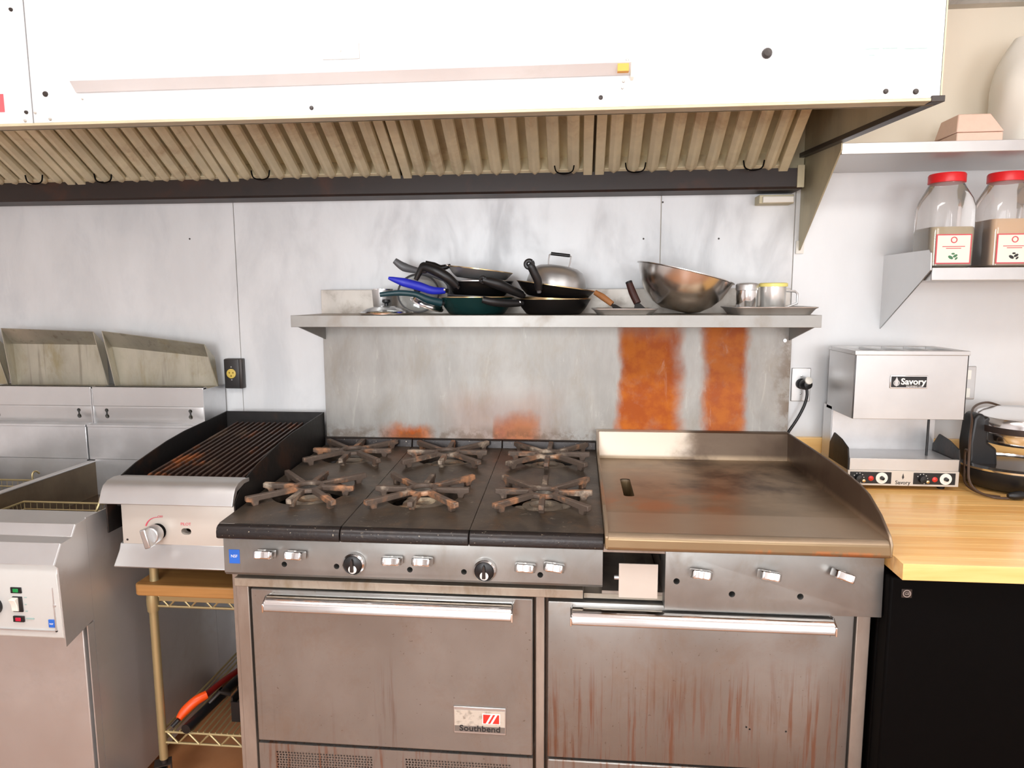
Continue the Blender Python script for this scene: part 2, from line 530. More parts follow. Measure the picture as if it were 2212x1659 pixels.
def smooth_path(pts, sub=5):
    pts = [Vector(p) for p in pts]
    out = []
    for i in range(len(pts) - 1):
        p0, p1, p2, p3 = pts[max(i - 1, 0)], pts[i], pts[i + 1], pts[min(i + 2, len(pts) - 1)]
        for k in range(sub):
            t = k / sub
            out.append(0.5 * ((2 * p1) + (p2 - p0) * t + (2 * p0 - 5 * p1 + 4 * p2 - p3) * t * t + (3 * p1 - p0 - 3 * p2 + p3) * t ** 3))
    out.append(pts[-1])
    return out


def fix(o):
    bm = bmesh.new()
    bm.from_mesh(o.data)
    bmesh.ops.recalc_face_normals(bm, faces=bm.faces)
    bm.to_mesh(o.data)
    bm.free()


def tag(o, label=None, cat=None, group=None, kind=None):
    if label:
        o['label'] = label
    if cat:
        o['category'] = cat
    if group:
        o['group'] = group
    if kind:
        o['kind'] = kind
    return o


def obj(name, mb, mat, parent=None, bev=0.0, seg=2, smooth=True, ang=40, origin=None):
    if origin is None:
        xs, ys, zs = [p.x for p in mb.v], [p.y for p in mb.v], [p.z for p in mb.v]
        origin = Vector(((min(xs) + max(xs)) / 2, (min(ys) + max(ys)) / 2, min(zs)))
    origin = Vector(origin)
    me = bpy.data.meshes.new(name)
    me.from_pydata([tuple(p - origin) for p in mb.v], [], mb.f)
    me.materials.append(MT[mat] if isinstance(mat, str) else mat)
    o = bpy.data.objects.new(name, me)
    COL.objects.link(o)
    fix(o)
    if smooth:
        me.shade_smooth()
        me.set_sharp_from_angle(angle=math.radians(ang))
    if bev:
        b = o.modifiers.new('bevel', 'BEVEL')
        b.width = bev
        b.segments = seg
        b.limit_method = 'ANGLE'
        b.angle_limit = math.radians(40)
    place(o, origin, parent)
    return o


def cut(o, mb):
    """cuts real openings into a solid part; mb holds the closed cutter shapes in world coordinates"""
    me = bpy.data.meshes.new('cutter')
    org = ORG[o.name]
    me.from_pydata([tuple(p - org) for p in mb.v], [], mb.f)
    k = bpy.data.objects.new('cutter', me)
    COL.objects.link(k)
    fix(k)
    bpy.context.view_layer.update()
    k.matrix_world = o.matrix_world.copy()
    md = o.modifiers.new('cut', 'BOOLEAN')
    md.operation = 'DIFFERENCE'
    md.solver = 'EXACT'
    md.use_self = True
    md.object = k
    bpy.context.view_layer.update()
    new = bpy.data.meshes.new_from_object(o.evaluated_get(bpy.context.evaluated_depsgraph_get()))
    name = o.data.name
    o.modifiers.clear()
    o.data = new
    new.name = name
    bpy.data.objects.remove(k)
    new.shade_smooth()
    new.set_sharp_from_angle(angle=math.radians(35))


def place(o, origin, parent):
    ORG[o.name] = Vector(origin)
    if parent is not None:
        o.parent = parent
        o.location = Vector(origin) - ORG[parent.name]
    else:
        o.location = origin


def thing(name, loc, label, cat, group=None):
    o = bpy.data.objects.new(name, None)
    COL.objects.link(o)
    o.empty_display_size = 0.05
    o.location = loc
    ORG[o.name] = Vector(loc)
    return tag(o, label, cat, group)


def copy_to(o, origin, parent, rot=None, scale=None):
    q = o.copy()
    COL.objects.link(q)
    q.parent = None
    place(q, origin, parent)
    if rot is not None:
        q.rotation_euler = rot
    if scale is not None:
        q.scale = scale
    return q


def bx(name, x0, x1, y0, y1, z0, z1, mat, parent=None, bev=0.0, seg=2):
    return obj(name, MB().box(x0, x1, y0, y1, z0, z1), mat, parent, bev, seg)


def text(name, body, size, loc, mat, parent, ext=0.0006, M=None, bold=0.0, sx=1.0, shear=0.0, align='CENTER'):
    cu = bpy.data.curves.new(name, 'FONT')
    cu.body = body
    cu.size = size
    cu.extrude = ext
    cu.offset = bold
    cu.shear = shear
    cu.align_x = align
    cu.align_y = 'CENTER'
    cu.resolution_u = 3
    t = bpy.data.objects.new(name, cu)
    COL.objects.link(t)
    bpy.context.view_layer.update()
    me = bpy.data.meshes.new_from_object(t.evaluated_get(bpy.context.evaluated_depsgraph_get()))
    bpy.data.objects.remove(t)
    bpy.data.curves.remove(cu)
    R = Matrix.Rotation(PI / 2, 4, 'X') @ Matrix.Diagonal((sx, 1, 1, 1))
    me.transform((M @ R) if M is not None else R)
    me.materials.clear()
    me.materials.append(MT[mat])
    o = bpy.data.objects.new(name, me)
    COL.objects.link(o)
    place(o, loc, parent)
    return o


def rod(name, path, r, mat, parent=None, seg=10, flat=1.0, side=None, sm=0):
    p = smooth_path(path, sm) if sm else path
    if isinstance(r, (list, tuple)) and sm:
        n = len(r) - 1
        rr = []
        for i in range(len(p)):
            t = i / (len(p) - 1) * n
            k = min(int(t), n - 1)
            rr.append(r[k] + (r[k + 1] - r[k]) * (t - k))
        r = rr
    return obj(name, MB().tube(p, r, seg, flat, side), mat, parent)


# ================================================================ THE SETTING
X0, X1, YF, ZC = -2.4, 3.3, -4.6, 2.27
fl = tag(bx('floor', X0, X1, YF, 0.1, -0.05, 0.0, 'floor'), 'brown quarry floor under the cooking line', kind='structure')
ce = tag(bx('ceiling', X0, X1, YF, 0.1, ZC, ZC + 0.05, 'white'), 'white ceiling above the exhaust hood', kind='structure')
wb = tag(bx('wall_back', X0, X1, 0.006, 0.1, 0, ZC, 'cream'), 'cream painted wall clad in stainless sheets behind the range', kind='structure')
for (a, b, z1, m_) in ((-1.75, -0.323, 1.80, 'panel'), (-0.321, 1.1145, 1.80, 'panel'), (1.1165, 1.533, 1.80, 'panel'), (1.535, 2.9, 1.80, 'panel_right')):
    bx('steel_panel', a, b, 0.0, 0.0065, 0.02, z1, m_, wb, 0.0008, 1)

for (x, z) in ((-0.484, 1.603), (1.061, 1.587), (1.12, 1.702), (1.30, 1.585)):
    obj('rivet', MB().lathe([(0.0032, 0), (0.0028, 0.0015), (0, 0.002)], 10, (0, 0, 0), Matrix.Translation((x, 0.0004, z)) @ Matrix.Rotation(PI / 2, 4, 'X')), 'dark_trim', wb)
tag(bx('wall_left', X0 - 0.1, X0, YF, 0.1, 0, ZC, 'white'), 'white painted side wall', kind='structure')
tag(bx('wall_right', X1, X1 + 0.1, YF, 0.1, 0, ZC, 'white'), 'white painted wall beyond the counter', kind='structure')
wf = MB()
wx = [X0, -0.525, 0.725, 1.725, 2.975, X1]
for k in range(5):
    if k in (1, 3):
        wf.box(wx[k], wx[k + 1], YF - 0.1, YF, 0, 0.875)
        wf.box(wx[k], wx[k + 1], YF - 0.1, YF, 2.025, ZC)
    else:
        wf.box(wx[k], wx[k + 1], YF - 0.1, YF, 0, ZC)
tag(obj('wall_front', wf, 'white'), 'white wall with two windows', kind='structure')
for n_, (a, b) in enumerate(((-0.525, 0.725), (1.725, 2.975))):
    w = MB()
    for q in (a, b - 0.05):
        w.box(q, q + 0.05, YF - 0.08, YF - 0.02, 0.875, 2.025)
    for q in (0.875, 1.975):
        w.box(a, b, YF - 0.08, YF - 0.02, q, q + 0.05)
    tag(obj('window_%d' % (n_ + 1), w, 'white'), 'white window frame', kind='structure')
# crown strip where the wall meets the ceiling
tag(bx('trim_1', 1.56, X1, -0.03, 0.006, ZC - 0.012, ZC, 'bsteel'), 'grey strip under the ceiling', kind='structure')

# ceiling fixtures (out of view): fluorescent troffers
for i, (x, y) in enumerate(((0.1, -1.65), (1.75, -1.65))):
    side = ('left', 'right')[i]
    t = thing('ceiling_lamp_%s_offscreen' % side, (x, y, ZC - 0.04), 'fluorescent ceiling lamp over the aisle before the hood', 'ceiling light', 'ceiling lights')
    fr = MB()
    fr.box(x - 0.56, x + 0.56, y - 0.26, y + 0.26, ZC - 0.012, ZC)
    obj('housing', fr, 'white', t)
    bx('lamp_diffuser_%s_offscreen' % side, x - 0.52, x + 0.52, y - 0.22, y + 0.22, ZC - 0.045, ZC - 0.012, 'lamp', t)

# ================================================================ EXHAUST HOOD
HX0, HX1, HY, HZ = -1.75, 1.55, -0.847, 1.783
hood = thing('exhaust_hood', (0.4, -0.4, HZ), 'long stainless exhaust hood with baffle filters above the range', 'exhaust hood')
bx('front_panel', -0.342, HX1 - 0.002, HY, HY + 0.012, HZ, ZC - 0.002, 'hood', hood, 0.001)
bx('front_panel', HX0, -0.345, HY, HY + 0.012, HZ, ZC - 0.002, 'hood', hood, 0.001)
bx('bottom_flange', HX0, HX1, HY - 0.002, HY + 0.035, HZ - 0.006, HZ, 'end_panel', hood, 0.001)
bx('drip_channel', HX0, HX1, HY + 0.030, HY + 0.036, HZ - 0.006, HZ + 0.008, 'end_panel', hood)
ZR = 1.836       # the end panel's lower edge climbs towards the wall
obj('end_panel', MB().prism([(HY, HZ), (-0.001, ZR), (-0.001, ZC - 0.002), (HY, ZC - 0.002)], HX1 - 0.004, HX1), 'end_panel', hood)
obj('end_flange', MB().prism([(HY - 0.004, HZ - 0.008), (-0.03, ZR - 0.010), (-0.03, ZR + 0.004), (HY - 0.004, HZ + 0.004)], HX1 - 0.020, HX1 + 0.005), 'dark_trim', hood, 0.001)
obj('end_skirt', MB().prism([(-0.33, 1.808), (-0.002, 1.828), (-0.002, 1.545), (-0.012, 1.545), (-0.33, 1.790)], HX1 - 0.002, HX1 + 0.002), 'end_panel', hood)
bx('skirt_tab', HX1 - 0.010, HX1 + 0.014, -0.008, -0.001, 1.535, 1.575, 'white_plastic', hood)
# grease trough along the wall
obj('grease_trough', MB().prism([(-0.002, 1.722), (-0.105, 1.722), (-0.112, 1.728), (-0.112, 1.782), (-0.106, 1.782), (-0.104, 1.735), (-0.002, 1.735)], HX0, HX1 - 0.03), 'trough', hood, 0.0)
bx('trough_end_plate', HX1 - 0.048, HX1 - 0.028, -0.116, -0.112, 1.725, 1.79, 'end_panel', hood)
bx('rear_plenum', HX0, HX1 - 0.005, -0.03, -0.002, 1.735, ZC - 0.002, 'end_panel', hood)
# filters: local frame u = x, v = up the slope
VD = Vector((0, -0.849, 0.528)).normalized()
ND = Vector((0, -0.528, -0.849)).normalized()       # towards the cook
FO = Vector((0, -0.104, 1.782))
seams = [-1.86, -1.33, -0.80, -0.273, 0.295, 0.895, 1.478]
FL = 0.50


def slope_M(x, v=0.0, n=0.0):
    o = FO + Vector((x, 0, 0)) + VD * v + ND * n
    M = Matrix.Identity(4)
    for r in range(3):
        M[r][0] = (1, 0, 0)[r]
        M[r][1] = VD[r]
        M[r][2] = ND[r]
        M[r][3] = o[r]
    return M


hat = [(-0.019, 0.0), (-0.0165, 0.009), (-0.004, 0.0165), (0.004, 0.0165), (0.0165, 0.009), (0.019, 0.0)]
proto_baffle = None
for k in range(len(seams) - 1):
    a, b = seams[k] + 0.004, seams[k + 1] - 0.004
    if b < HX0 + 0.3:
        a = max(a, HX0 + 0.01)
    a = max(a, HX0 + 0.01)
    fb = obj('baffle_filter', MB().box(a, b, 0, FL, -0.004, 0.0, slope_M(0, 0, -0.045)), 'baffle', hood, origin=slope_M((a + b) / 2).translation)
    for (p, q) in ((a, a + 0.028), (b - 0.028, b)):
        obj('side_rail', MB().box(p, q, 0, FL, -0.046, 0.012, slope_M(0)), 'baffle', fb, 0.002)
    obj('bottom_rail', MB().box(a, b, -0.004, 0.018, -0.046, 0.003, slope_M(0)), 'baffle', fb, 0.001)
    n = 9
    pitch = (b - a - 0.056) / n
    for i in range(n):
        x = a + 0.028 + (i + 0.5) * pitch
        if proto_baffle is None:
            nh = len(hat)
            mb = MB().add([(q[0] * kx, v_, q[1] * kz) for (v_, kx, kz) in ((0.002, 0.25, 0.45), (0.016, 0.85, 0.9), (0.026, 1, 1), (FL, 1, 1)) for q in hat],
                          [(r_ * nh + i, r_ * nh + (i + 1) % nh, (r_ + 1) * nh + (i + 1) % nh, (r_ + 1) * nh + i) for r_ in range(3) for i in range(nh)] + [tuple(range(nh)), tuple(reversed(range(3 * nh, 4 * nh)))], slope_M(x))
            proto_baffle = obj('baffle', mb, 'baffle', fb, origin=slope_M(x).translation, ang=25)
        else:
            copy_to(proto_baffle, slope_M(x).translation, fb)
    for xx in ([a + 0.12] if k != 4 else [b - 0.085]) + ([b - 0.11] if k in (1, 5) else []):
        hp = [slope_M(xx - 0.03, 0.052, 0.012).translation, slope_M(xx - 0.024, 0.04, 0.03).translation, slope_M(xx, 0.034, 0.034).translation, slope_M(xx + 0.024, 0.04, 0.03).translation, slope_M(xx + 0.03, 0.052, 0.012).translation]
        rod('wire_handle', hp, 0.0022, 'black', fb, 6, sm=4)
# rail on the front, patch plate, knob, screws
yf = HY
obj('wiring_channel', MB().prism([(yf, 1.867), (yf - 0.022, 1.865), (yf - 0.022, 1.862), (yf - 0.004, 1.843), (yf, 1.843)], -0.236, 0.950), 'hood', hood, 0.0008)
bx('tape_patch', 0.924, 0.946, yf - 0.0205, yf - 0.002, 1.846, 1.8625, plain('masking_tape', c(226, 170, 80), 0.7), hood)
obj('channel_end_cap', MB().prism([(yf, 1.874), (yf - 0.014, 1.868), (yf - 0.010, 1.838), (yf, 1.832)], 0.950, 0.957), 'white_plastic', hood, 0.002)
bx('cover_plate', 0.315, 0.394, yf - 0.003, yf, 1.893, 1.925, plain('pale_plate', c(206, 203, 198), 0.5), hood, 0.001)


def stud(x, z, r, mat='dark_trim', name='screw', y=yf, h=0.004, par=hood):
    return obj(name, MB().lathe([(r, 0), (r, h * 0.4), (r * 0.75, h), (0, h * 1.1)], 14, (0, 0, 0), Matrix.Translation((x, y, z)) @ Matrix.Rotation(PI / 2, 4, 'X')), mat, par)


stud(1.216, 1.876, 0.010, 'dark_trim', 'knob', h=0.010)
for (x, z, r) in ((0.287, 1.798, .0045), (0.892, 1.802, .0045), (1.445, 1.798, .005), (1.501, 1.796, .0055), (-0.309, 1.843, .006), (-0.357, 1.806, .004), (-0.361, 1.788, .003), (-0.302, 1.790, .003), (-0.372, 2.019, .004), (0.944, 1.873, .003), (0.937, 1.832, .003), (0.935, 1.819, .0025), (-0.336, 1.804, .0025), (0.354, 1.909, .002), (-0.224, 1.83, .002)):
    stud(x, z, r, 'dark_trim' if r > .0032 else 'bsteel')
bx('sticker', -0.44, -0.408, yf - 0.001, yf, 1.808, 1.846, plain('red_sticker', c(232, 90, 96), 0.5), hood)
for (x0, x1, z, mm) in ((1.402, 1.428, 1.878, 'ink_faint'), (1.434, 1.462, 1.878, 'ink_faint'), (1.475, 1.517, 1.876, 'ink_faint'), (1.41, 1.42, 1.866, 'ink_faint'), (1.41, 1.455, 1.858, 'beige')):
    bx('faded_print', x0, x1, yf - 0.0006, yf, z - 0.0007, z + 0.0007, mm, hood)

fx = thing('hood_lamp', (1.462, -0.03, 1.676), 'small white lamp housing on the wall below the hood end', 'lamp')
bx('housing', 1.408, 1.513, -0.055, 0.001, 1.686, 1.713, 'end_panel', fx, 0.002)
bx('lens', 1.418, 1.511, -0.062, -0.055, 1.688, 1.707, 'white_plastic', fx, 0.002)

# ================================================================ RANGE
W = 1.524
YC = -0.81
rg = thing('gas_range', (W / 2, -0.4, 0.0), 'wide stainless gas range with six burners, griddle and two ovens', 'range')
bd_ = MB().box(0.012, 1.512, -0.69, -0.062, 0.12, 0.688)
bd_.box(0.014, 0.910, -0.69, -0.062, 0.6885, 0.765)
bd_.box(1.055, 1.508, -0.69, -0.062, 0.6885, 0.765)
bd_.box(0.9105, 1.0545, -0.42, -0.062, 0.6885, 0.765)
obj('body', bd_, 'frame', rg)
for x in (0.06, 1.46):
    for y in (-0.66, -0.14):
        obj('leg', MB().lathe([(0.03, 0), (0.03, 0.015), (0.02, 0.03), (0.022, 0.12)], 16, (x, y, 0.0)), 'range_steel', rg)
bx('side_panel', 0.0, 0.014, -0.745, -0.06, 0.12, 0.735, 'frame', rg, 0.001)
bx('side_panel', 1.508, 1.524, -0.745, -0.06, 0.12, 0.84, 'frame', rg, 0.001)
bx('stile', 0.012, 0.044, -0.752, -0.688, 0.12, 0.715, 'frame', rg, 0.002)
bx('stile', 0.756, 0.777, -0.752, -0.688, 0.12, 0.703, 'frame', rg, 0.002)
bx('stile', 1.491, 1.522, -0.752, -0.688, 0.12, 0.70, 'frame', rg, 0.002)
bx('drip_strip', 0.016, 0.868, -0.768, -0.688, 0.699, 0.721, 'strip', rg, 0.002)
bx('drip_strip', 0.87, 1.50, -0.745, -0.688, 0.692, 0.704, 'strip', rg)


def handle(x0, x1, par, z):
    prof = [(-0.752, z + 0.004), (-0.788, z + 0.012), (-0.802, z + 0.008), (-0.809, z - 0.002), (-0.811, z - 0.016), (-0.807, z - 0.0185), (-0.804, z - 0.021), (-0.798, z - 0.0195), (-0.796, z - 0.012), (-0.794, z - 0.002), (-0.785, z + 0.003), (-0.752, z - 0.002)]
    h = obj('door_handle', MB().prism(prof, x0, x1), 'chrome', par, 0.0012)
    for q in (x0 - 0.004, x1):
        obj('end_cap', MB().prism([(-0.752, z + 0.006), (-0.789, z + 0.0135), (-0.811, z + 0.0), (-0.812, z - 0.02), (-0.8, z - 0.022), (-0.752, z - 0.004)], q, q + 0.004), 'chrome', h, 0.001)


dl = bx('oven_door', 0.052, 0.749, -0.757, -0.700, 0.287, 0.690, 'door', rg, 0.003)
handle(0.108, 0.702, dl, 0.675)
dr = bx('oven_door', 0.785, 1.484, -0.757, -0.700, 0.287, 0.686, 'door2', rg, 0.003)
handle(0.842, 1.424, dr, 0.672)
hk = MB()
for (x, z) in ((1.254, 0.392), (1.262, 0.387), (1.345, 0.386)):
    hk.cyl((x, -0.77, z), (x, -0.72, z), 0.0024, 10)
cut(dr, hk)
# maker's badge
bd = bx('badge', 0.555, 0.684, -0.7605, -0.757, 0.339, 0.409, 'clean', dl, 0.0015)
bx('badge_face', 0.5575, 0.6815, -0.7612, -0.7604, 0.346, 0.4005, rusty('peeling_badge_paint', c(206, 196, 182), c(150, 138, 124), c(120, 110, 100), 60, 0.8, 0.5, 0.5, 0.05), bd)
bx('badge_foot', 0.5575, 0.6815, -0.7615, -0.7604, 0.3445, 0.3600, 'range_steel', bd)
bx('emblem', 0.626, 0.670, -0.7618, -0.761, 0.3665, 0.3945, 'ink_white', bd, 0.0003)
bx('emblem_field', 0.6285, 0.6675, -0.7622, -0.7616, 0.369, 0.392, 'red', bd)
for k in range(2):
    x = 0.6345 + 0.011 * k
    obj('emblem_stripe', MB().prism([(x, 0.369), (x + 0.0055, 0.369), (x + 0.018, 0.392), (x + 0.0125, 0.392)], -0.7626, -0.762, 'y'), 'ink_white', bd)
text('badge_lettering', 'Southbend', 0.021, (0.620, -0.7618, 0.3535), 'ink_dark', bd, 0.0005, sx=1.12, bold=0.0003)
# kick panels with perforations
kp = MB()
PZ0, PZ1 = 0.1705, 0.2595
PR = 0.0076
NH = (33, 35)
pxs = [(0.096, 0.096 + NH[0] * PR), (0.430, 0.430 + NH[1] * PR)]
kp.box(0.052, 0.749, -0.755, -0.737, PZ1, 0.279)
kp.box(0.052, 0.749, -0.755, -0.737, 0.12, PZ0)
for (a, b) in ((0.052, pxs[0][0]), (pxs[0][1], pxs[1][0]), (pxs[1][1], 0.749)):
    kp.box(a, b, -0.755, -0.737, PZ0, PZ1)
kl = obj('kick_panel', kp, 'door2', rg)
kr = bx('kick_panel', 0.785, 1.484, -0.755, -0.700, 0.12, 0.279, 'door2', rg, 0.003)
# perforated sheets: every hole is open, with the hollow of the carcass behind it
for (a, b), nh in zip(pxs, NH):
    pf = MB()
    rows = 13
    ph = (PZ1 - PZ0) / rows
    for j in range(rows):
        zc = PZ0 + (j + 0.5) * ph
        for i in range(nh):
            xa, xb = a + i * PR, a + (i + 1) * PR
            xc = (xa + xb) / 2 + (0.0007 if j % 2 else -0.0007)
            hole = [(xc + 0.0026 * math.cos(PI / 4 + q * PI / 4), zc + 0.0026 * math.sin(PI / 4 + q * PI / 4)) for q in range(8)]
            out = [(xb, zc + ph / 2), ((xa + xb) / 2, zc + ph / 2), (xa, zc + ph / 2), (xa, zc), (xa, zc - ph / 2), ((xa + xb) / 2, zc - ph / 2), (xb, zc - ph / 2), (xb, zc)]
            pf.add([(x, -0.7545, z) for x, z in out] + [(x, -0.7545, z) for x, z in hole] + [(x, -0.7525, z) for x, z in hole],
                   [(q, 8 + q, 8 + (q + 1) % 8, (q + 1) % 8) for q in range(8)] + [(8 + q, 16 + q, 16 + (q + 1) % 8, 8 + (q + 1) % 8) for q in range(8)])
    tag(obj('perforations', pf, 'door2', kl, smooth=False), kind='stuff')

# control panels
cp = obj('control_panel', MB().prism([(-0.70, 0.832), (-0.782, 0.832), (-0.784, 0.742), (-0.778, 0.734), (-0.70, 0.734)], 0.002, 0.912), 'range_steel', rg, 0.0015)
gp = obj('control_panel', MB().prism([(-0.70, 0.832), (-0.782, 0.832), (-0.786, 0.689), (-0.74, 0.689), (-0.70, 0.70)], 1.053, 1.530), 'range_steel', rg, 0.0015)
bx('valve_cavity', 0.912, 1.053, -0.43, -0.422, 0.69, 0.84, 'frame', rg)
bx('cavity_shelf', 0.912, 1.053, -0.745, -0.43, 0.7045, 0.712, 'frame', rg)
bx('cavity_lintel', 0.912, 1.053, -0.775, -0.70, 0.818, 0.838, 'frame', rg)
obj('cavity_plate', MB().box(0.948, 1.036, -0.792, -0.788, 0.717, 0.798), 'beige', rg, 0.0008)
rod('plate_bolt', [(0.938, -0.785, 0.762), (0.95, -0.785, 0.762)], 0.005, 'clean', rg, 8)
bx('plate_bracket', 0.97, 1.02, -0.788, -0.43, 0.75, 0.754, 'frame', rg)


def lever():
    m = MB()
    prof = [(-0.024, 0.0), (-0.024, -0.020), (-0.018, -0.030), (-0.006, -0.0265), (0.006, -0.0265), (0.018, -0.030), (0.024, -0.020), (0.024, 0.0), (0.012, 0.004), (-0.012, 0.004)]
    m.prism(prof, -0.009, 0.010, 'z')
    return m


proto_lever = None
for (x, z, rot, par, y) in ((0.113, 0.793, 0.0, cp, -0.788), (0.187, 0.793, 0.03, cp, -0.788), (0.422, 0.787, 0.0, cp, -0.788), (0.494, 0.788, 0.03, cp, -0.788), (0.734, 0.781, 0.05, cp, -0.788), (0.800, 0.784, 0.12, cp, -0.788),
                            (1.129, 0.780, 0.1, gp, -0.790), (1.278, 0.782, 0.16, gp, -0.790), (1.435, 0.787, 0.34, gp, -0.790)):
    if proto_lever is None:
        L = obj('valve_handle', lever(), 'chrome', par, 0.003, 3, origin=(0, 0, 0))
        place(L, (x, y, z), par)
        proto_lever = L
        hub = obj('hub', MB().lathe([(0.010, -0.002), (0.0075, 0.01), (0.0075, 0.03)], 14, (0, 0, 0), Matrix.Rotation(-PI / 2, 4, 'X')), 'chrome', L, origin=(0, 0, 0))
        place(hub, (x, y, z), L)
        hub.location = (0, -0.010, 0)
        scw = obj('screw', MB().lathe([(0.0032, 0), (0.0028, 0.0012), (0, 0.0016)], 10), 'ink_white', L, origin=(0, 0, 0))
        scw.location = (0, -0.012, 0.0098)
        groove = [obj('groove', MB().lathe([(0.0055, 0), (0.005, 0.0006), (0, 0.0008)], 14, (0, 0, 0), Matrix.Diagonal((1.5, 0.55, 1, 1))), 'ink_white', L, origin=(0, 0, 0))]
        groove[0].location = (-0.010, -0.012, 0.0098)
        kids = [hub, scw, groove[0]]
    else:
        L = copy_to(proto_lever, (x, y, z), par)
        for k in kids:
            q = k.copy()
            COL.objects.link(q)
            q.parent = L
    L.rotation_euler = (-0.22, rot, 0)
for (x, z) in ((0.327, 0.776), (0.639, 0.771)):
    R = Matrix.Translation((x, -0.784, z)) @ Matrix.Rotation(PI / 2, 4, 'X')
    k = obj('thermostat_dial', MB().lathe([(0.0265, 0), (0.0265, 0.012), (0.023, 0.016), (0.021, 0.012), (0, 0.012)], 32, (0, 0, 0), R), 'chrome', cp)
    obj('dial_face', MB().lathe([(0.022, 0.010), (0.0215, 0.015), (0.017, 0.018), (0, 0.0185)], 28, (0, 0, 0), R), 'rubber', k)
    obj('dial_wedge', MB().prism([(x - 0.004, z - 0.014), (x + 0.004, z - 0.014), (x + 0.003, z + 0.013), (x, z + 0.018), (x - 0.003, z + 0.013)], -0.811, -0.798, 'y'), 'dark_trim', k, 0.001)
    obj('dial_mark', MB().lathe([(0.0105, 0.0), (0.010, 0.005), (0.005, 0.007), (0, 0.0072)], 20, (0, 0, 0), Matrix.Translation((x, -0.798, z - 0.010)) @ Matrix.Rotation(PI / 2, 4, 'X')), 'ink_white', k)
hk = MB()
for (x, z) in ((0.153, 0.766), (0.282, 0.765), (0.46, 0.763), (0.589, 0.762), (0.768, 0.761)):
    hk.cyl((x, -0.80, z), (x, -0.708, z), 0.0068, 16)
cut(cp, hk)
hk = MB()
for (x, z) in ((1.079, 0.757), (1.203, 0.731), (1.353, 0.731)):
    hk.cyl((x, -0.80, z), (x, -0.712, z), 0.0072, 16)
cut(gp, hk)
st = bx('certification_sticker', 0.0155, 0.0425, -0.7842, -0.7825, 0.764, 0.799, 'sticker_blue', cp, 0.0015)
text('sticker_lettering', 'NSF', 0.010, (0.029, -0.7845, 0.7825), 'ink_white', st, 0.0002)


# burner tops: sloped plates with two round openings
def ztop(y):
    return 0.868 + (y + 0.80) * 0.0514


RB = 0.098
ROWS = ((-0.44, -0.085, -0.215), (-0.795, -0.44, -0.575))
tops = ((0.001, 0.3008, 0.140), (0.3025, 0.6045, 0.447), (0.606, 0.9125, 0.762))


def plate(xa, xb, rows, zfun, th, hole):
    m = MB()
    for (ya, yb, yc) in rows:
        xc = hole
        angs = sorted(set([round(2 * PI * k / 36, 6) for k in range(36)] + [round(math.atan2(py - yc, px - xc) % (2 * PI), 6) for px in (xa, xb) for py in (ya, yb)]))
        inn, out, low = [], [], []
        for a in angs:
            ca, sa = math.cos(a), math.sin(a)
            t = min([(xb - xc) / ca if ca > 1e-9 else 9, (xa - xc) / ca if ca < -1e-9 else 9, (yb - yc) / sa if sa > 1e-9 else 9, (ya - yc) / sa if sa < -1e-9 else 9])
            px, py = xc + RB * ca, yc + RB * sa
            inn.append((px, py, zfun(py) + 0.004))
            low.append((px - 0.006 * ca, py - 0.006 * sa, zfun(py) - th))
            px, py = xc + t * ca, yc + t * sa
            out.append((px, py, zfun(py)))
        # a raised rim round the opening
        rim = [(xc + (RB + 0.008) * math.cos(a), yc + (RB + 0.008) * math.sin(a), zfun(yc + RB * math.sin(a)) + 0.002) for a in angs]
        n = len(angs)
        vs = inn + out + low + rim
        fs = []
        for i in range(n):
            j = (i + 1) % n
            fs += [(i, 3 * n + i, 3 * n + j, j), (3 * n + i, n + i, n + j, 3 * n + j), (2 * n + i, i, j, 2 * n + j)]
        m.add(vs, fs)
    return m


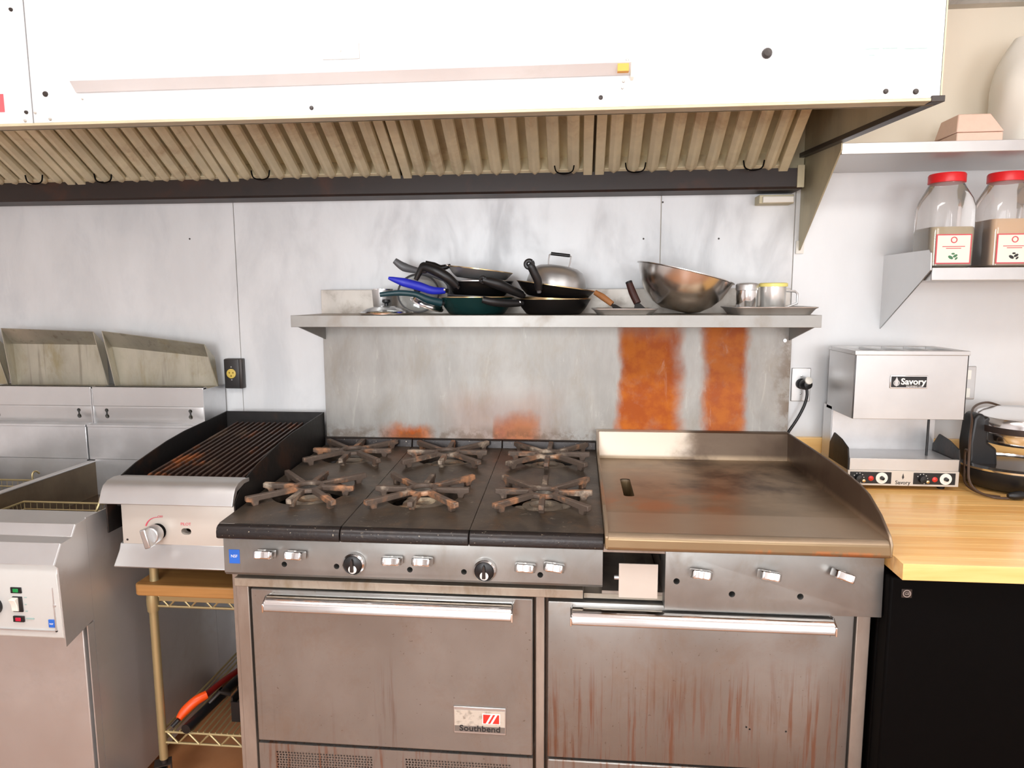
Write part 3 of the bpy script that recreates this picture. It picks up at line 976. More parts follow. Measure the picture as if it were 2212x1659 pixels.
grate_proto = burner_proto = pan_proto = None
for ti, (xa, xb, xc) in enumerate(tops):
    m = plate(xa, xb, ROWS, ztop, 0.03, xc)
    ct = obj('burner_top', m, 'iron', rg, ang=30)
    fp = [(-0.795, ztop(-0.795)), (-0.803, ztop(-0.80) - 0.002), (-0.809, ztop(-0.80) - 0.007), (-0.812, 0.852), (-0.812, 0.838), (-0.806, 0.834), (-0.78, 0.834), (-0.78, ztop(-0.80) - 0.01)]
    obj('front_lip', MB().prism(fp, xa, xb), 'iron_lip', ct, 0.002)
    obj('rear_lip', MB().prism([(-0.088, ztop(-0.085) - 0.012), (-0.080, 0.928), (-0.074, 0.931), (-0.062, 0.931), (-0.062, ztop(-0.085) - 0.012)], xa, xb), 'iron_lip', ct, 0.002)
    bx('drip_tray', xa + 0.012, xb - 0.012, -0.688, -0.09, 0.766, 0.772, 'iron', ct)
    for (ya, yb, yc) in ROWS:
        zb = ztop(yc)
        # burner head
        if burner_proto is None:
            bm_ = MB()
            bm_.lathe([(0.0, -0.012), (0.050, -0.012), (0.055, -0.002), (0.052, 0.006), (0.034, 0.009), (0.028, 0.002), (0.0, 0.0)], 28)
            for k in range(4):
                a = k * PI / 2 + 0.6
                bm_.lathe([(0.0, -0.016), (0.017, -0.014), (0.021, -0.004), (0.016, 0.004), (0, 0.007)], 12, (0.058 * math.cos(a), 0.058 * math.sin(a), 0))
            burner_proto = obj('burner', bm_, 'burner', ct, origin=(0, 0, 0))
            place(burner_proto, (xc, yc, zb - 0.022), ct)
            g_ = MB()
            g_.lathe([(0.028, 0.014), (0.042, 0.014), (0.043, 0.021), (0.041, 0.0255), (0.030, 0.0255), (0.028, 0.021)], 24, closed=True)
            for k in range(8):
                a = k * PI / 4
                d = Vector((math.cos(a), math.sin(a), 0))
                s_ = Vector((-math.sin(a), math.cos(a), 0))
                L_ = 0.126 if k in (0, 4) else (0.122 if k in (2, 6) else 0.165)
                hw = 0.0072
                pr = [(0.038, 0.013), (0.038, 0.0265), (L_, 0.0275), (L_ + 0.001, 0.0145), (L_ - 0.012, 0.011), (L_ - 0.016, 0.0), (L_ - 0.030, 0.0), (L_ - 0.032, 0.012)]
                vs = [d * r_ + s_ * hw * sg + Vector((0, 0, z_)) for sg in (-1, 1) for (r_, z_) in pr]
                n_ = len(pr)
                g_.add(vs, [tuple(range(n_)), tuple(range(2 * n_ - 1, n_ - 1, -1))] + [(i, n_ + i, n_ + (i + 1) % n_, (i + 1) % n_) for i in range(n_)])
            grate_proto = obj('burner_grate', g_, 'grate', ct, 0.002, origin=(0, 0, 0))
            place(grate_proto, (xc, yc, zb), ct)
            grate_proto.rotation_euler = (0.05, 0, 0.02)
        else:
            copy_to(burner_proto, (xc, yc, zb - 0.022), ct, (0, 0, random.uniform(0, 2)))
            copy_to(grate_proto, (xc + random.uniform(-.004, .004), yc, zb), ct, (0.05, random.uniform(-.01, .01), random.uniform(-0.05, 0.07)))

# griddle
GX0, GX1 = 0.9175, 1.5225
GZ = 0.880
gr = MB()
sx0, sx1, sy0, sy1 = 0.975, 1.003, -0.530, -0.352
cell = (GX0 + 0.004, GX1 - 0.004, -0.815, -0.09)
cx_, cy_ = (sx0 + sx1) / 2, (sy0 + sy1) / 2
slot = []
for (qx, qy, a0) in ((sx1 - .01, sy1 - .01, 0), (sx0 + .01, sy1 - .01, PI / 2), (sx0 + .01, sy0 + .01, PI), (sx1 - .01, sy0 + .01, 1.5 * PI)):
    for k in range(5):
        a = a0 + k * PI / 8
        slot.append((qx + 0.01 * math.cos(a), qy + 0.01 * math.sin(a)))
bmq = bmesh.new()
vo = [bmq.verts.new((x, y, GZ)) for (x, y) in ((cell[0], cell[2]), (cell[1], cell[2]), (cell[1], cell[3]), (cell[0], cell[3]))]
vi = [bmq.verts.new((x, y, GZ)) for (x, y) in slot]
eds = [bmq.edges.new((vo[i], vo[(i + 1) % 4])) for i in range(4)] + [bmq.edges.new((vi[i], vi[(i + 1) % len(vi)])) for i in range(len(vi))]
bmesh.ops.triangle_fill(bmq, use_beauty=True, edges=eds)
bmq.verts.index_update()
gr.add([v.co.copy() for v in bmq.verts], [tuple(v.index for v in f.verts) for f in bmq.faces if not (all(v in vi for v in f.verts))])
bmq.free()
ns = len(slot)
gd = obj('griddle_plate', gr, 'griddle', rg, ang=30)
obj('chute_wall', MB().add([(x, y, GZ - 0.002) for x, y in slot] + [(x, y, 0.775) for x, y in slot], [(i, (i + 1) % ns, ns + (i + 1) % ns, ns + i) for i in range(ns)]), 'griddle', gd, smooth=False)
bx('grease_chute', sx0 - 0.01, sx1 + 0.01, sy0 - 0.01, sy1 + 0.01, 0.768, 0.775, 'griddle', gd)
fp = [(-0.812, GZ), (-0.824, GZ - 0.002), (-0.832, GZ - 0.010), (-0.833, 0.848), (-0.828, 0.842), (-0.79, 0.842), (-0.79, GZ - 0.004), (-0.80, GZ - 0.002)]
obj('griddle_front', MB().prism(fp, GX0, GX1), 'griddle', gd, 0.003)
obj('griddle_back', MB().prism([(-0.098, GZ - 0.02), (-0.094, GZ + 0.006), (-0.088, 0.966), (-0.080, 0.970), (-0.064, 0.970), (-0.064, GZ - 0.02)], GX0, GX1), 'griddle', gd, 0.002)
obj('griddle_side', MB().prism([(-0.066, 0.842), (-0.066, 0.969), (-0.25, 0.969), (-0.47, 0.967), (-0.60, 0.962), (-0.66, 0.957), (-0.705, 0.949), (-0.772, 0.922), (-0.822, 0.890), (-0.834, 0.874), (-0.833, 0.846), (-0.81, 0.842)], GX1 - 0.005, GX1 + 0.001), 'griddle', gd, 0.0015)
obj('griddle_side', MB().prism([(-0.066, 0.842), (-0.066, 0.970), (-0.10, 0.968), (-0.14, 0.925), (-0.22, 0.907), (-0.60, 0.900), (-0.80, 0.892), (-0.832, 0.874), (-0.833, 0.846), (-0.81, 0.842)], GX0 - 0.0035, GX0 + 0.004), 'griddle', gd, 0.0015)

# backguard and overshelf
bg = bx('backguard', 0.0, W, -0.062, -0.004, 0.86, 1.348, 'backguard', rg, 0.001)
bx('shelf_back_lip', -0.004, 1.515, -0.056, -0.046, 1.345, 1.426, 'bsteel', rg, 0.001)
sh = obj('overshelf', MB().box(0.0, W, -0.3215, -0.058, 1.340, 1.348), 'strip', rg, 0.001)
bx('shelf_front_flange', 0.0, W, -0.3225, -0.318, 1.314, 1.3485, 'shelf_edge', sh, 0.0008)
for (a, b) in ((0.0, 0.004), (W - 0.004, W)):
    bx('shelf_side_flange', a, b, -0.32, -0.06, 1.314, 1.348, 'clean', sh)
    obj('shelf_bracket', MB().prism([(-0.31, 1.318), (-0.06, 1.318), (-0.06, 1.262)], a + (0.006 if a == 0 else -0.006), b + (0.006 if a == 0 else -0.006)), 'range_steel', sh)
bx('shelf_underside', 0.004, W - 0.004, -0.318, -0.06, 1.334, 1.340, 'range_steel', sh)
rod('backguard_bolt', [(1.502, -0.066, 1.262), (1.502, -0.06, 1.262)], 0.006, 'clean', rg, 8)

# ================================================================ CHARBROILER
CX0, CX1 = -0.354, -0.006
cb = thing('charbroiler', (-0.18, -0.38, 0.636), 'small gas charbroiler with rusty grill bars between fryer and range', 'grill')
bx('body', CX0 + 0.01, CX1 - 0.01, -0.60, -0.06, 0.728, 0.90, 'grill_black', cb, 0.002)
for x in (-0.298, -0.05):
    for y in (-0.605, -0.12):
        obj('foot', MB().lathe([(0.0125, 0), (0.0115, 0.01), (0.0115, 0.095)], 14, (x, y, 0.6355)), 'zinc', cb)
wall = [(-0.06, 0.80), (-0.06, 1.014), (-0.20, 1.004), (-0.325, 0.996), (-0.42, 0.984), (-0.50, 0.969), (-0.57, 0.955), (-0.63, 0.937), (-0.655, 0.928), (-0.70, 0.888), (-0.70, 0.80)]
obj('side_wall', MB().prism(wall, CX0, CX0 + 0.004), 'grill_black', cb, 0.001)
obj('side_wall', MB().prism(wall, CX1 - 0.004, CX1), 'grill_black', cb, 0.001)
bx('rear_wall', CX0, CX1, -0.066, -0.060, 0.80, 1.014, 'grill_black', cb, 0.001)
bx('radiant_pan', CX0 + 0.004, CX1 - 0.004, -0.66, -0.066, 0.86, 0.90, 'grill_black', cb)
obj('front_rail', MB().box(CX0 + 0.004, CX1 - 0.004, -0.655, -0.62, 0.90, 0.924), 'grill_black', cb)
# grill bars sloping from the rear (0.985) to the front (0.932)
nb = 15
bar0 = None
for i in range(nb):
    x = CX0 + 0.062 + i * (CX1 - 0.022 - CX0 - 0.062) / (nb - 1)
    prof = [(-0.105, 0.972), (-0.105, 0.986), (-0.60, 0.934), (-0.618, 0.928), (-0.628, 0.916), (-0.618, 0.914), (-0.60, 0.920)]
    if bar0 is None:
        bar0 = obj('grill_bar', MB().prism(prof, x - 0.0036, x + 0.0036), 'bar', cb, 0.0012, origin=(x, -0.36, 0.914))
    else:
        copy_to(bar0, (x, -0.36, 0.914), cb)
for (y, z) in ((-0.12, 0.968), (-0.36, 0.944), (-0.58, 0.920)):
    rod('cross_bar', [(CX0 + 0.05, y, z - 0.003), (CX1 - 0.014, y, z - 0.003)], 0.004, 'bar', cb, 8)
nose = [(-0.622, 0.934), (-0.655, 0.938), (-0.680, 0.935), (-0.698, 0.926), (-0.708, 0.912), (-0.719, 0.884), (-0.712, 0.881), (-0.70, 0.900), (-0.688, 0.915), (-0.65, 0.925), (-0.622, 0.924)]
obj('front_bullnose', MB().prism(nose, CX0 - 0.004, CX1 + 0.002), 'bright', cb, 0.0012)
cf = obj('control_face', MB().prism([(-0.66, 0.90), (-0.682, 0.90), (-0.684, 0.752), (-0.66, 0.745)], CX0 + 0.03, CX1 - 0.004), 'beige', cb, 0.001)
obj('drip_lip', MB().prism([(-0.66, 0.775), (-0.684, 0.768), (-0.690, 0.752), (-0.716, 0.718), (-0.713, 0.714), (-0.685, 0.738), (-0.66, 0.74)], CX0 + 0.022, CX1 - 0.004), 'bright', cb, 0.0012)
K = Matrix.Translation((-0.226, -0.684, 0.802)) @ Matrix.Rotation(PI / 2, 4, 'X')
kb = obj('gas_knob', MB().lathe([(0.019, 0.001), (0.019, 0.010), (0.0235, 0.012), (0.0235, 0.034), (0.021, 0.037), (0, 0.037)], 24, (0, 0, 0), K), 'clean', cb, 0.001)
obj('knob_grip', MB().box(-0.008, 0.008, -0.026, 0.024, 0.034, 0.058, K @ Matrix.Rotation(0.25, 4, 'Z')), 'clean', kb, 0.003)
obj('knob_skirt', MB().lathe([(0.0215, -0.001), (0.0215, 0.006), (0, 0.006)], 20, (0, 0, 0), K), 'black', kb)
cut(cf, MB().prism([(-0.150 + sgn * 0.005 + 0.0085 * math.cos(a_), 0.804 + 0.0085 * math.sin(a_)) for sgn, off_ in ((1, -PI / 2), (-1, PI / 2)) for a_ in [off_ + PI * q / 8 for q in range(9)]], -0.70, -0.655, 'y'))
text('pilot_lettering', 'PILOT', 0.0105, (-0.150, -0.6836, 0.8235), 'ink_red', cb, 0.0002)
arc = [(-0.226 + 0.034 * math.cos(a), -0.6838, 0.806 + 0.034 * math.sin(a)) for a in [PI * (0.90 - 0.06 * k) for k in range(8)]]
rod('dial_arc', arc, [0.002 - 0.0002 * k for k in range(8)], 'ink_red', cb, 6)
text('dial_lettering', 'OFF', 0.0085, (-0.218, -0.6836, 0.8415), 'ink_red', cb, 0.0002)
stud(-0.312, 0.778, 0.003, 'dark_trim', 'screw', -0.683, 0.002, cb)
obj('gas_valve_cap', MB().lathe([(0.012, 0), (0.012, 0.006), (0, 0.007)], 18, (0, 0, 0), Matrix.Translation((-0.022, -0.684, 0.786)) @ Matrix.Rotation(PI / 2, 4, 'X')), 'orange', cb)

# ================================================================ FRYERS
FY_PROF = [(-0.700, 0.852), (-0.773, 0.846), (-0.789, 0.820), (-0.826, 0.816), (-0.852, 0.772), (-0.843, 0.763), (-0.836, 0.582), (-0.832, 0.578), (-0.76, 0.576), (-0.72, 0.60), (-0.70, 0.60)]


def fryer(x0, x1, label):
    t = thing('deep_fryer', ((x0 + x1) / 2, -0.42, 0.0), label, 'deep fryer', 'pair of deep fryers')
    # cabinet
    bx('cabinet', x0 + 0.003, x1 - 0.003, -0.735, -0.02, 0.05, 0.60, 'fryer_door', t, 0.001)
    for x in (x0 + 0.05, x1 - 0.05):
        for y in (-0.66, -0.10):
            obj('foot', MB().lathe([(0.022, 0), (0.022, 0.012), (0.015, 0.02), (0.015, 0.055)], 14, (x, y, 0)), 'black', t)
    bx('cabinet_door', x0 + 0.006, x1 - 0.012, -0.765, -0.737, 0.075, 0.574, 'fryer_door', t, 0.002)
    for (xa, xb) in ((x0, x0 + 0.003), (x1 - 0.003, x1)):
        bx('side_panel', xa, xb, -0.738, -0.155, 0.05, 0.853, 'fryer_door', t)
        bx('side_panel', xa, xb, -0.154, -0.01, 0.05, 0.853, 'fryer_door', t)
        bx('flue_side', xa, xb, -0.154, -0.01, 0.8535, 1.10, 'fryer', t)
        bx('side_strip', xa, xb, -0.762, -0.7395, 0.05, 0.578, 'fryer_door', t)
        obj('upper_side', MB().prism([(-0.7385, 0.584), (-0.7385, 0.850), (-0.773, 0.846), (-0.789, 0.820), (-0.826, 0.816), (-0.852, 0.772), (-0.843, 0.763), (-0.838, 0.560)], xa, xb), 'fryer_door', t)
    # control box
    obj('front_hood', MB().prism([(-0.69, 0.853), (-0.773, 0.847), (-0.789, 0.820), (-0.826, 0.817), (-0.853, 0.772), (-0.80, 0.772), (-0.72, 0.80)], x0 + 0.003, x1 - 0.003), 'bright', t, 0.001)
    pn = obj('control_panel', MB().prism([(-0.76, 0.775), (-0.836, 0.775), (-0.8465, 0.745), (-0.841, 0.585), (-0.835, 0.579), (-0.76, 0.579)], x0 + 0.003, x1 - 0.003), plain('pale_grey_panel', c(206, 206, 202), 0.4, 0.2), t, 0.0015)
    yp = -0.8432
    bx('panel_frame', x0 + 0.02, x1 - 0.016, yp - 0.0022, yp + 0.002, 0.601, 0.604, 'fryer', pn)
    bx('panel_frame', x1 - 0.019, x1 - 0.016, yp - 0.0022, yp + 0.002, 0.601, 0.735, 'fryer', pn)
    xc = x1 - 0.111
    for (z, mm) in ((0.704, 'lamp_green'), (0.631, 'lamp_red')):
        h = bx('lamp_bezel', xc - 0.014, xc + 0.014, yp - 0.0045, yp, z - 0.0075, z + 0.0075, 'rubber', pn, 0.001)
        bx('lamp_lens', xc - 0.007, xc + 0.007, yp - 0.006, yp - 0.004, z - 0.0045, z + 0.0045, mm, h, 0.001)
    h = bx('switch_bezel', xc - 0.012, xc + 0.013, yp - 0.004, yp, 0.649, 0.688, 'rubber', pn, 0.001)
    obj('rocker', MB().prism([(yp - 0.003, 0.651), (yp - 0.008, 0.653), (yp - 0.009, 0.668), (yp - 0.016, 0.684), (yp - 0.003, 0.686)], xc - 0.012, xc + 0.004), 'white_plastic', h, 0.001)
    obj('fryer_dial', MB().lathe([(0.024, 0), (0.023, 0.014), (0.019, 0.02), (0, 0.02)], 24, (0, 0, 0), Matrix.Translation((x1 - 0.176, yp, 0.662)) @ Matrix.Rotation(PI / 2, 4, 'X')), 'rubber', pn)
    for (z, wd) in ((0.703, 0.017), (0.632, 0.020), (0.686, 0.007), (0.668, 0.004), (0.651, 0.005)):
        bx('panel_print', xc + 0.018, xc + 0.018 + wd, yp - 0.0018, yp, z - 0.0012, z + 0.0012, 'ink_faint', pn)
    s2 = bx('certification_sticker', x1 - 0.036, x1 - 0.020, yp - 0.0022, yp, 0.612, 0.632, 'sticker_blue', pn, 0.001)
    text('sticker_lettering', 'NSF', 0.006, (x1 - 0.028, yp - 0.0026, 0.6215), 'ink_white', s2, 0.0002)
    stud(x1 - 0.017, 0.668, 0.0042, 'fryer', 'lock', yp, 0.003, pn)
    # tank
    tx0, tx1, ty0, ty1 = x0 + 0.022, x1 - 0.005, -0.69, -0.19
    bx('tank_wall', x0 + 0.003, tx0, ty0, -0.15, 0.60, 0.858, 'tank', t, 0.001)
    bx('tank_rim', x0 + 0.002, tx0 + 0.002, ty0, -0.15, 0.858, 0.862, 'fryer_door', t, 0.001)
    bx('tank_wall', tx1, x1 - 0.003, ty0, ty1, 0.60, 0.852, 'tank', t)
    bx('tank_wall', tx0, tx1, ty0 - 0.005, ty0, 0.60, 0.85, 'tank', t)
    bx('tank_back', tx0, tx1, ty1, ty1 + 0.02, 0.60, 0.868, 'fryer', t)
    bx('oil', tx0, tx1, ty0, ty1, 0.60, 0.745, plain('fryer_oil', c(54, 36, 20), 0.08), t)
    # stepped splash with hanger slots, flue box
    bx('splash_panel', x0 + 0.002, x1 - 0.001, -0.19, -0.17, 0.865, 0.980, 'fryer', t, 0.002)
    bx('splash_ledge', x0 + 0.002, x1 - 0.001, -0.192, -0.145, 0.976, 0.984, 'fryer', t, 0.001)
    hb = obj('hanger_panel', MB().prism([(-0.148, 0.984), (-0.138, 0.984), (-0.138, 1.043), (-0.151, 1.043)], x0 + 0.002, x1 - 0.001), 'bright', t, 0.0005)
    kh = MB()
    for xs in (x0 + 0.047, x1 - 0.051):
        out = []
        for (z, r, a0, a1) in ((1.006, 0.0075, PI * 0.5 + 0.42, PI * 2.5 - 0.42), (1.026, 0.0065, -PI * 0.5 + 0.48, PI * 1.5 - 0.48)):
            out += [(xs + r * math.cos(a0 + (a1 - a0) * q / 12), z + r * math.sin(a0 + (a1 - a0) * q / 12)) for q in range(13)]
        kh.prism(out, -0.17, -0.13, 'y')
    cut(hb, kh)
    bx('flue_face', x0 + 0.002, x1 - 0.001, -0.153, -0.126, 1.040, 1.106, 'clean', t, 0.002)
    fbx = bx('flue_box', x0 + 0.004, x1 - 0.004, -0.125, -0.012, 0.86, 1.098, 'flue', t, 0.001)
    cut(fbx, MB().box(x0 + 0.03, x1 - 0.06, -0.118, -0.060, 0.90, 1.12))
    bx('flue_top_rim', x0 + 0.002, x1 - 0.001, -0.15, -0.130, 1.098, 1.106, 'clean', t, 0.001)

    return t


FR0, FR1 = -0.775, -0.381
f1 = fryer(FR0, FR1, 'stainless deep fryer beside the charbroiler, its lift-off flue shield tilted down to one side')
f2 = fryer(FR0 - 0.396, FR0 - 0.002, 'stainless deep fryer partly out of frame, its flue shield standing level')


def shield(xb0, xb1, xf0, xf1, zl, zr, par):
    # lift-off flue deflector: upright face whose top edge is bent forward, with a narrow flange at each side
    yb_, yt = -0.050, -0.100
    up = 0.056
    A, B = Vector((xb0, yb_, 1.099)), Vector((xb1, yb_, 1.099))
    C_, D = Vector((xf1, yb_, zr)), Vector((xf0, yb_, zl))
    E_, F_ = Vector((xf1 - 0.006, yt, zr + up * 0.85)), Vector((xf0 + 0.004, yt, zl + up))
    m = MB()
    m.add([A, B, C_, D], [(0, 1, 2, 3)])
    m.add([D, C_, E_, F_], [(0, 1, 2, 3)])
    m.add([A, D, F_, A + Vector((-0.004, -0.022, 0))], [(0, 1, 2, 3)])
    m.add([B, C_, E_, B + Vector((0.004, -0.012, 0))], [(0, 1, 2, 3)])
    o = obj('flue_shield', m, 'flue', par, smooth=False)
    s = o.modifiers.new('solid', 'SOLIDIFY')
    s.thickness = 0.0025
    s.offset = 0
    return o


shield(-0.742, -0.384, -0.764, -0.392, 1.234, 1.198, f1)
shield(-1.128, -0.784, -1.132, -0.786, 1.243, 1.240, f2)
shield(-1.40, -1.160, -1.40, -1.166, 1.240, 1.238, f2)


def basket(x0, x1, y0, y1, zt, label, hand):
    t = thing('fry_basket', ((x0 + x1) / 2, (y0 + y1) / 2, zt - 0.09), label, 'fry basket', 'wire fry baskets in the fryers')
    rim = [(x0, y0, zt), (x1, y0, zt), (x1, y1, zt), (x0, y1, zt), (x0, y0, zt)]
    rod('rim_wire', rim, 0.0032, 'zinc', t, 8)
    rod('rim_wire', [(x0 + .004, y0 + .004, zt - 0.02), (x1 - .004, y0 + .004, zt - 0.02), (x1 - .004, y1 - .004, zt - 0.02), (x0 + .004, y1 - .004, zt - 0.02), (x0 + .004, y0 + .004, zt - 0.02)], 0.0022, 'zinc', t, 6)
    m = MB()
    n = 16
    for i in range(n + 1):
        x = x0 + (x1 - x0) * i / n
        m.tube([(x, y0, zt), (x, y0 + 0.006, zt - 0.088), (x, y1 - 0.006, zt - 0.088), (x, y1, zt)], 0.0009, 4)
    k = 12
    for i in range(k + 1):
        y = y0 + (y1 - y0) * i / k
        m.tube([(x0, y, zt), (x0 + 0.006, y, zt - 0.088), (x1 - 0.006, y, zt - 0.088), (x1, y, zt)], 0.0009, 4)
    for zz in (0.04, 0.06, 0.08):
        m.tube([(x0, y0, zt - zz), (x1, y0, zt - zz), (x1, y1, zt - zz), (x0, y1, zt - zz), (x0, y0, zt - zz)], 0.0009, 4)
    tag(obj('wire_mesh', m, 'zinc', t), kind='stuff')
    xm = (x0 + x1) / 2
    for xx in ((x0 + 0.04, x1 - 0.06) if not hand else ()):
        rod('hook', [(xx, y1, zt - 0.02), (xx, y1, zt + 0.020), (xx + 0.004, y1 + 0.010, zt + 0.028), (xx + 0.006, y1 + 0.022, zt + 0.018)], 0.003, 'zinc', t, 8, sm=4)
    if hand:
        rod('handle', hand, 0.0034, 'zinc', t, 8, sm=5)
    for xx in (x0 + 0.10, x0 + 0.16):
        rod('stay', [(xx, y0, zt - 0.012), (xx + 0.012, y0 + 0.05, zt + 0.012)], 0.0024, 'zinc', t, 6)
    return t


basket(-0.735, -0.415, -0.683, -0.52, 0.820, 'wire fry basket with raised looped handle in the fryer beside the charbroiler',
       [(-0.420, -0.665, 0.820), (-0.406, -0.655, 0.858), (-0.400, -0.650, 0.881), (-0.393, -0.645, 0.888), (-0.388, -0.640, 0.883), (-0.390, -0.636, 0.860), (-0.418, -0.630, 0.820)])
basket(-1.13, -0.83, -0.60, -0.30, 0.820, 'wire fry basket in the fryer cut off by the picture edge', None)

# ================================================================ CART UNDER THE CHARBROILER
ct = thing('utility_cart', (-0.16, -0.38, 0.0), 'wire shelf cart on casters under the charbroiler', 'cart')
PX = (-0.300, -0.022)
PY = (-0.615, -0.140)
for x in PX:
    for y in PY:
        ps = rod('post', [(x, y, 0.115), (x, y, 0.603)], 0.0115, 'zinc', ct, 12)
        obj('sleeve', MB().lathe([(0.015, 0), (0.0165, 0.02), (0.0165, 0.035), (0.0145, 0.05)], 14, (x, y, 0.552)), 'zinc', ps)
        cs = obj('caster', MB().lathe([(0.012, -0.014), (0.042, -0.014), (0.046, -0.010), (0.046, 0.010), (0.042, 0.014), (0.012, 0.014)], 24, (0, 0, 0), Matrix.Translation((x - 0.008, y - 0.004, 0.0465)) @ Matrix.Rotation(0.5, 4, 'Z') @ Matrix.Rotation(PI / 2, 4, 'Y')), 'rubber', ct)
        obj('fork', MB().box(-0.022, 0.022, -0.018, 0.018, 0.0, 0.003, Matrix.Translation((x - 0.004, y, 0.1)) @ Matrix.Rotation(0.5, 4, 'Z')).box(-0.022, -0.019, -0.012, 0.012, -0.056, 0.0, Matrix.Translation((x - 0.004, y, 0.1)) @ Matrix.Rotation(0.5, 4, 'Z')).box(0.019, 0.022, -0.012, 0.012, -0.056, 0.0, Matrix.Translation((x - 0.004, y, 0.1)) @ Matrix.Rotation(0.5, 4, 'Z')).cyl((x, y, 0.10), (x, y, 0.118), 0.009, 10), 'dark_trim', cs)


def wire_shelf(z):
    s = MB()
    for y in PY:
        s.tube([(PX[0], y, z), (PX[1], y, z)], 0.0035, 6)
        s.tube([(PX[0], y, z - 0.032), (PX[1], y, z - 0.032)], 0.0035, 6)
        n = 4
        w_ = (PX[1] - PX[0] - 0.03) / n
        for i in range(n):
            xa = PX[0] + 0.015 + i * w_
            s.tube([(xa, y, z), (xa + w_ / 2, y, z - 0.032), (xa + w_, y, z)], 0.0032, 6)
    for x in PX:
        s.tube([(x, PY[0], z), (x, PY[1], z)], 0.0035, 6)
        s.tube([(x, PY[0], z - 0.032), (x, PY[1], z - 0.032)], 0.0035, 6)
    for i in range(1, 16):
        x = PX[0] + (PX[1] - PX[0]) * i / 16
        s.tube([(x, PY[0], z + 0.004), (x, PY[1], z + 0.004)], 0.0022, 5)
    return obj('wire_shelf', s, 'zinc', ct)


wire_shelf(0.196)
wire_shelf(0.598)
bx('shelf_edge', PX[0] + 0.02, PX[1] - 0.006, PY[0] - 0.004, PY[0] + 0.002, 0.582, 0.6035, 'zinc', ct, 0.001)
# board with rounded corner lying on the upper shelf
poly = [(-0.012, -0.64), (-0.32, -0.64)] + [(-0.320 - 0.018 * math.sin(a), -0.622 - 0.018 * math.cos(a)) for a in (0.4, 0.8, 1.2, 1.57)] + [(-0.338, -0.09), (-0.012, -0.09)]
pb = MB().prism(poly, 0.6040, 0.6355, 'z')
bdz = obj('wooden_board', pb, 'board', None, 0.004)
tag(bdz, 'worn wooden board lying on the cart under the charbroiler', 'board')
tl = thing('long_handled_tool', (-0.22, -0.48, 0.215), 'long tool with bright orange grip on the lower cart shelf', 'tool')
rod('grip', [(-0.258, -0.60, 0.226), (-0.250, -0.58, 0.239), (-0.228, -0.56, 0.258), (-0.206, -0.54, 0.266)], [0.009, 0.014, 0.014, 0.012], 'orange', tl, 12, sm=5)
rod('shaft', [(-0.210, -0.545, 0.264), (-0.203, -0.46, 0.258), (-0.182, -0.32, 0.246), (-0.175, -0.25, 0.242)], 0.009, 'dark_red', tl, 10, sm=4)
rod('tip', [(-0.256, -0.602, 0.226), (-0.272, -0.610, 0.2095)], 0.006, 'rubber', tl, 8)
tp = thing('black_pipe', (-0.2, -0.48, 0.20), 'black pipe lying across the lower cart shelf', 'pipe')
rod('tube', [(-0.222, -0.628, 0.2155), (-0.185, -0.22, 0.2155)], 0.0135, 'rubber', tp, 14)
rod('flange', [(-0.206, -0.46, 0.2155), (-0.2045, -0.44, 0.2155)], 0.0138, 'dark_trim', tp, 14)
rod('bracket', [(-0.212, -0.52, 0.228), (-0.190, -0.50, 0.250), (-0.168, -0.48, 0.232)], 0.006, 'dark_trim', tp, 8)
tr = thing('black_carton', (-0.08, -0.42, 0.2), 'dark open carton on the lower cart shelf beside the range', 'box')
for a in ((-0.122, -0.118, -0.56, -0.26), (-0.042, -0.038, -0.56, -0.26)):
    bx('carton_side', a[0], a[1], a[2], a[3], 0.2025, 0.275, 'rubber', tr)
bx('carton_front', -0.122, -0.038, -0.564, -0.56, 0.2025, 0.262, 'rubber', tr)
bx('carton_bottom', -0.12, -0.04, -0.56, -0.26, 0.2025, 0.207, 'rubber', tr)
bx('carton_content', -0.116, -0.044, -0.55, -0.27, 0.207, 0.25, plain('dark_tan', c(70, 54, 40), 0.8), tr)
bp = bx('tan_panel', -0.175, -0.06, -0.22, -0.20, 0.2025, 0.36, 'tan')
tag(bp, 'tan board standing upright at the rear of the cart', 'board')

# ================================================================ THINGS ON THE OVERSHELF
ZS = 1.3485


def frame(loc, rx=0, ry=0, rz=0):
    return Matrix.Translation(loc) @ Matrix.Rotation(rz, 4, 'Z') @ Matrix.Rotation(ry, 4, 'Y') @ Matrix.Rotation(rx, 4, 'X')


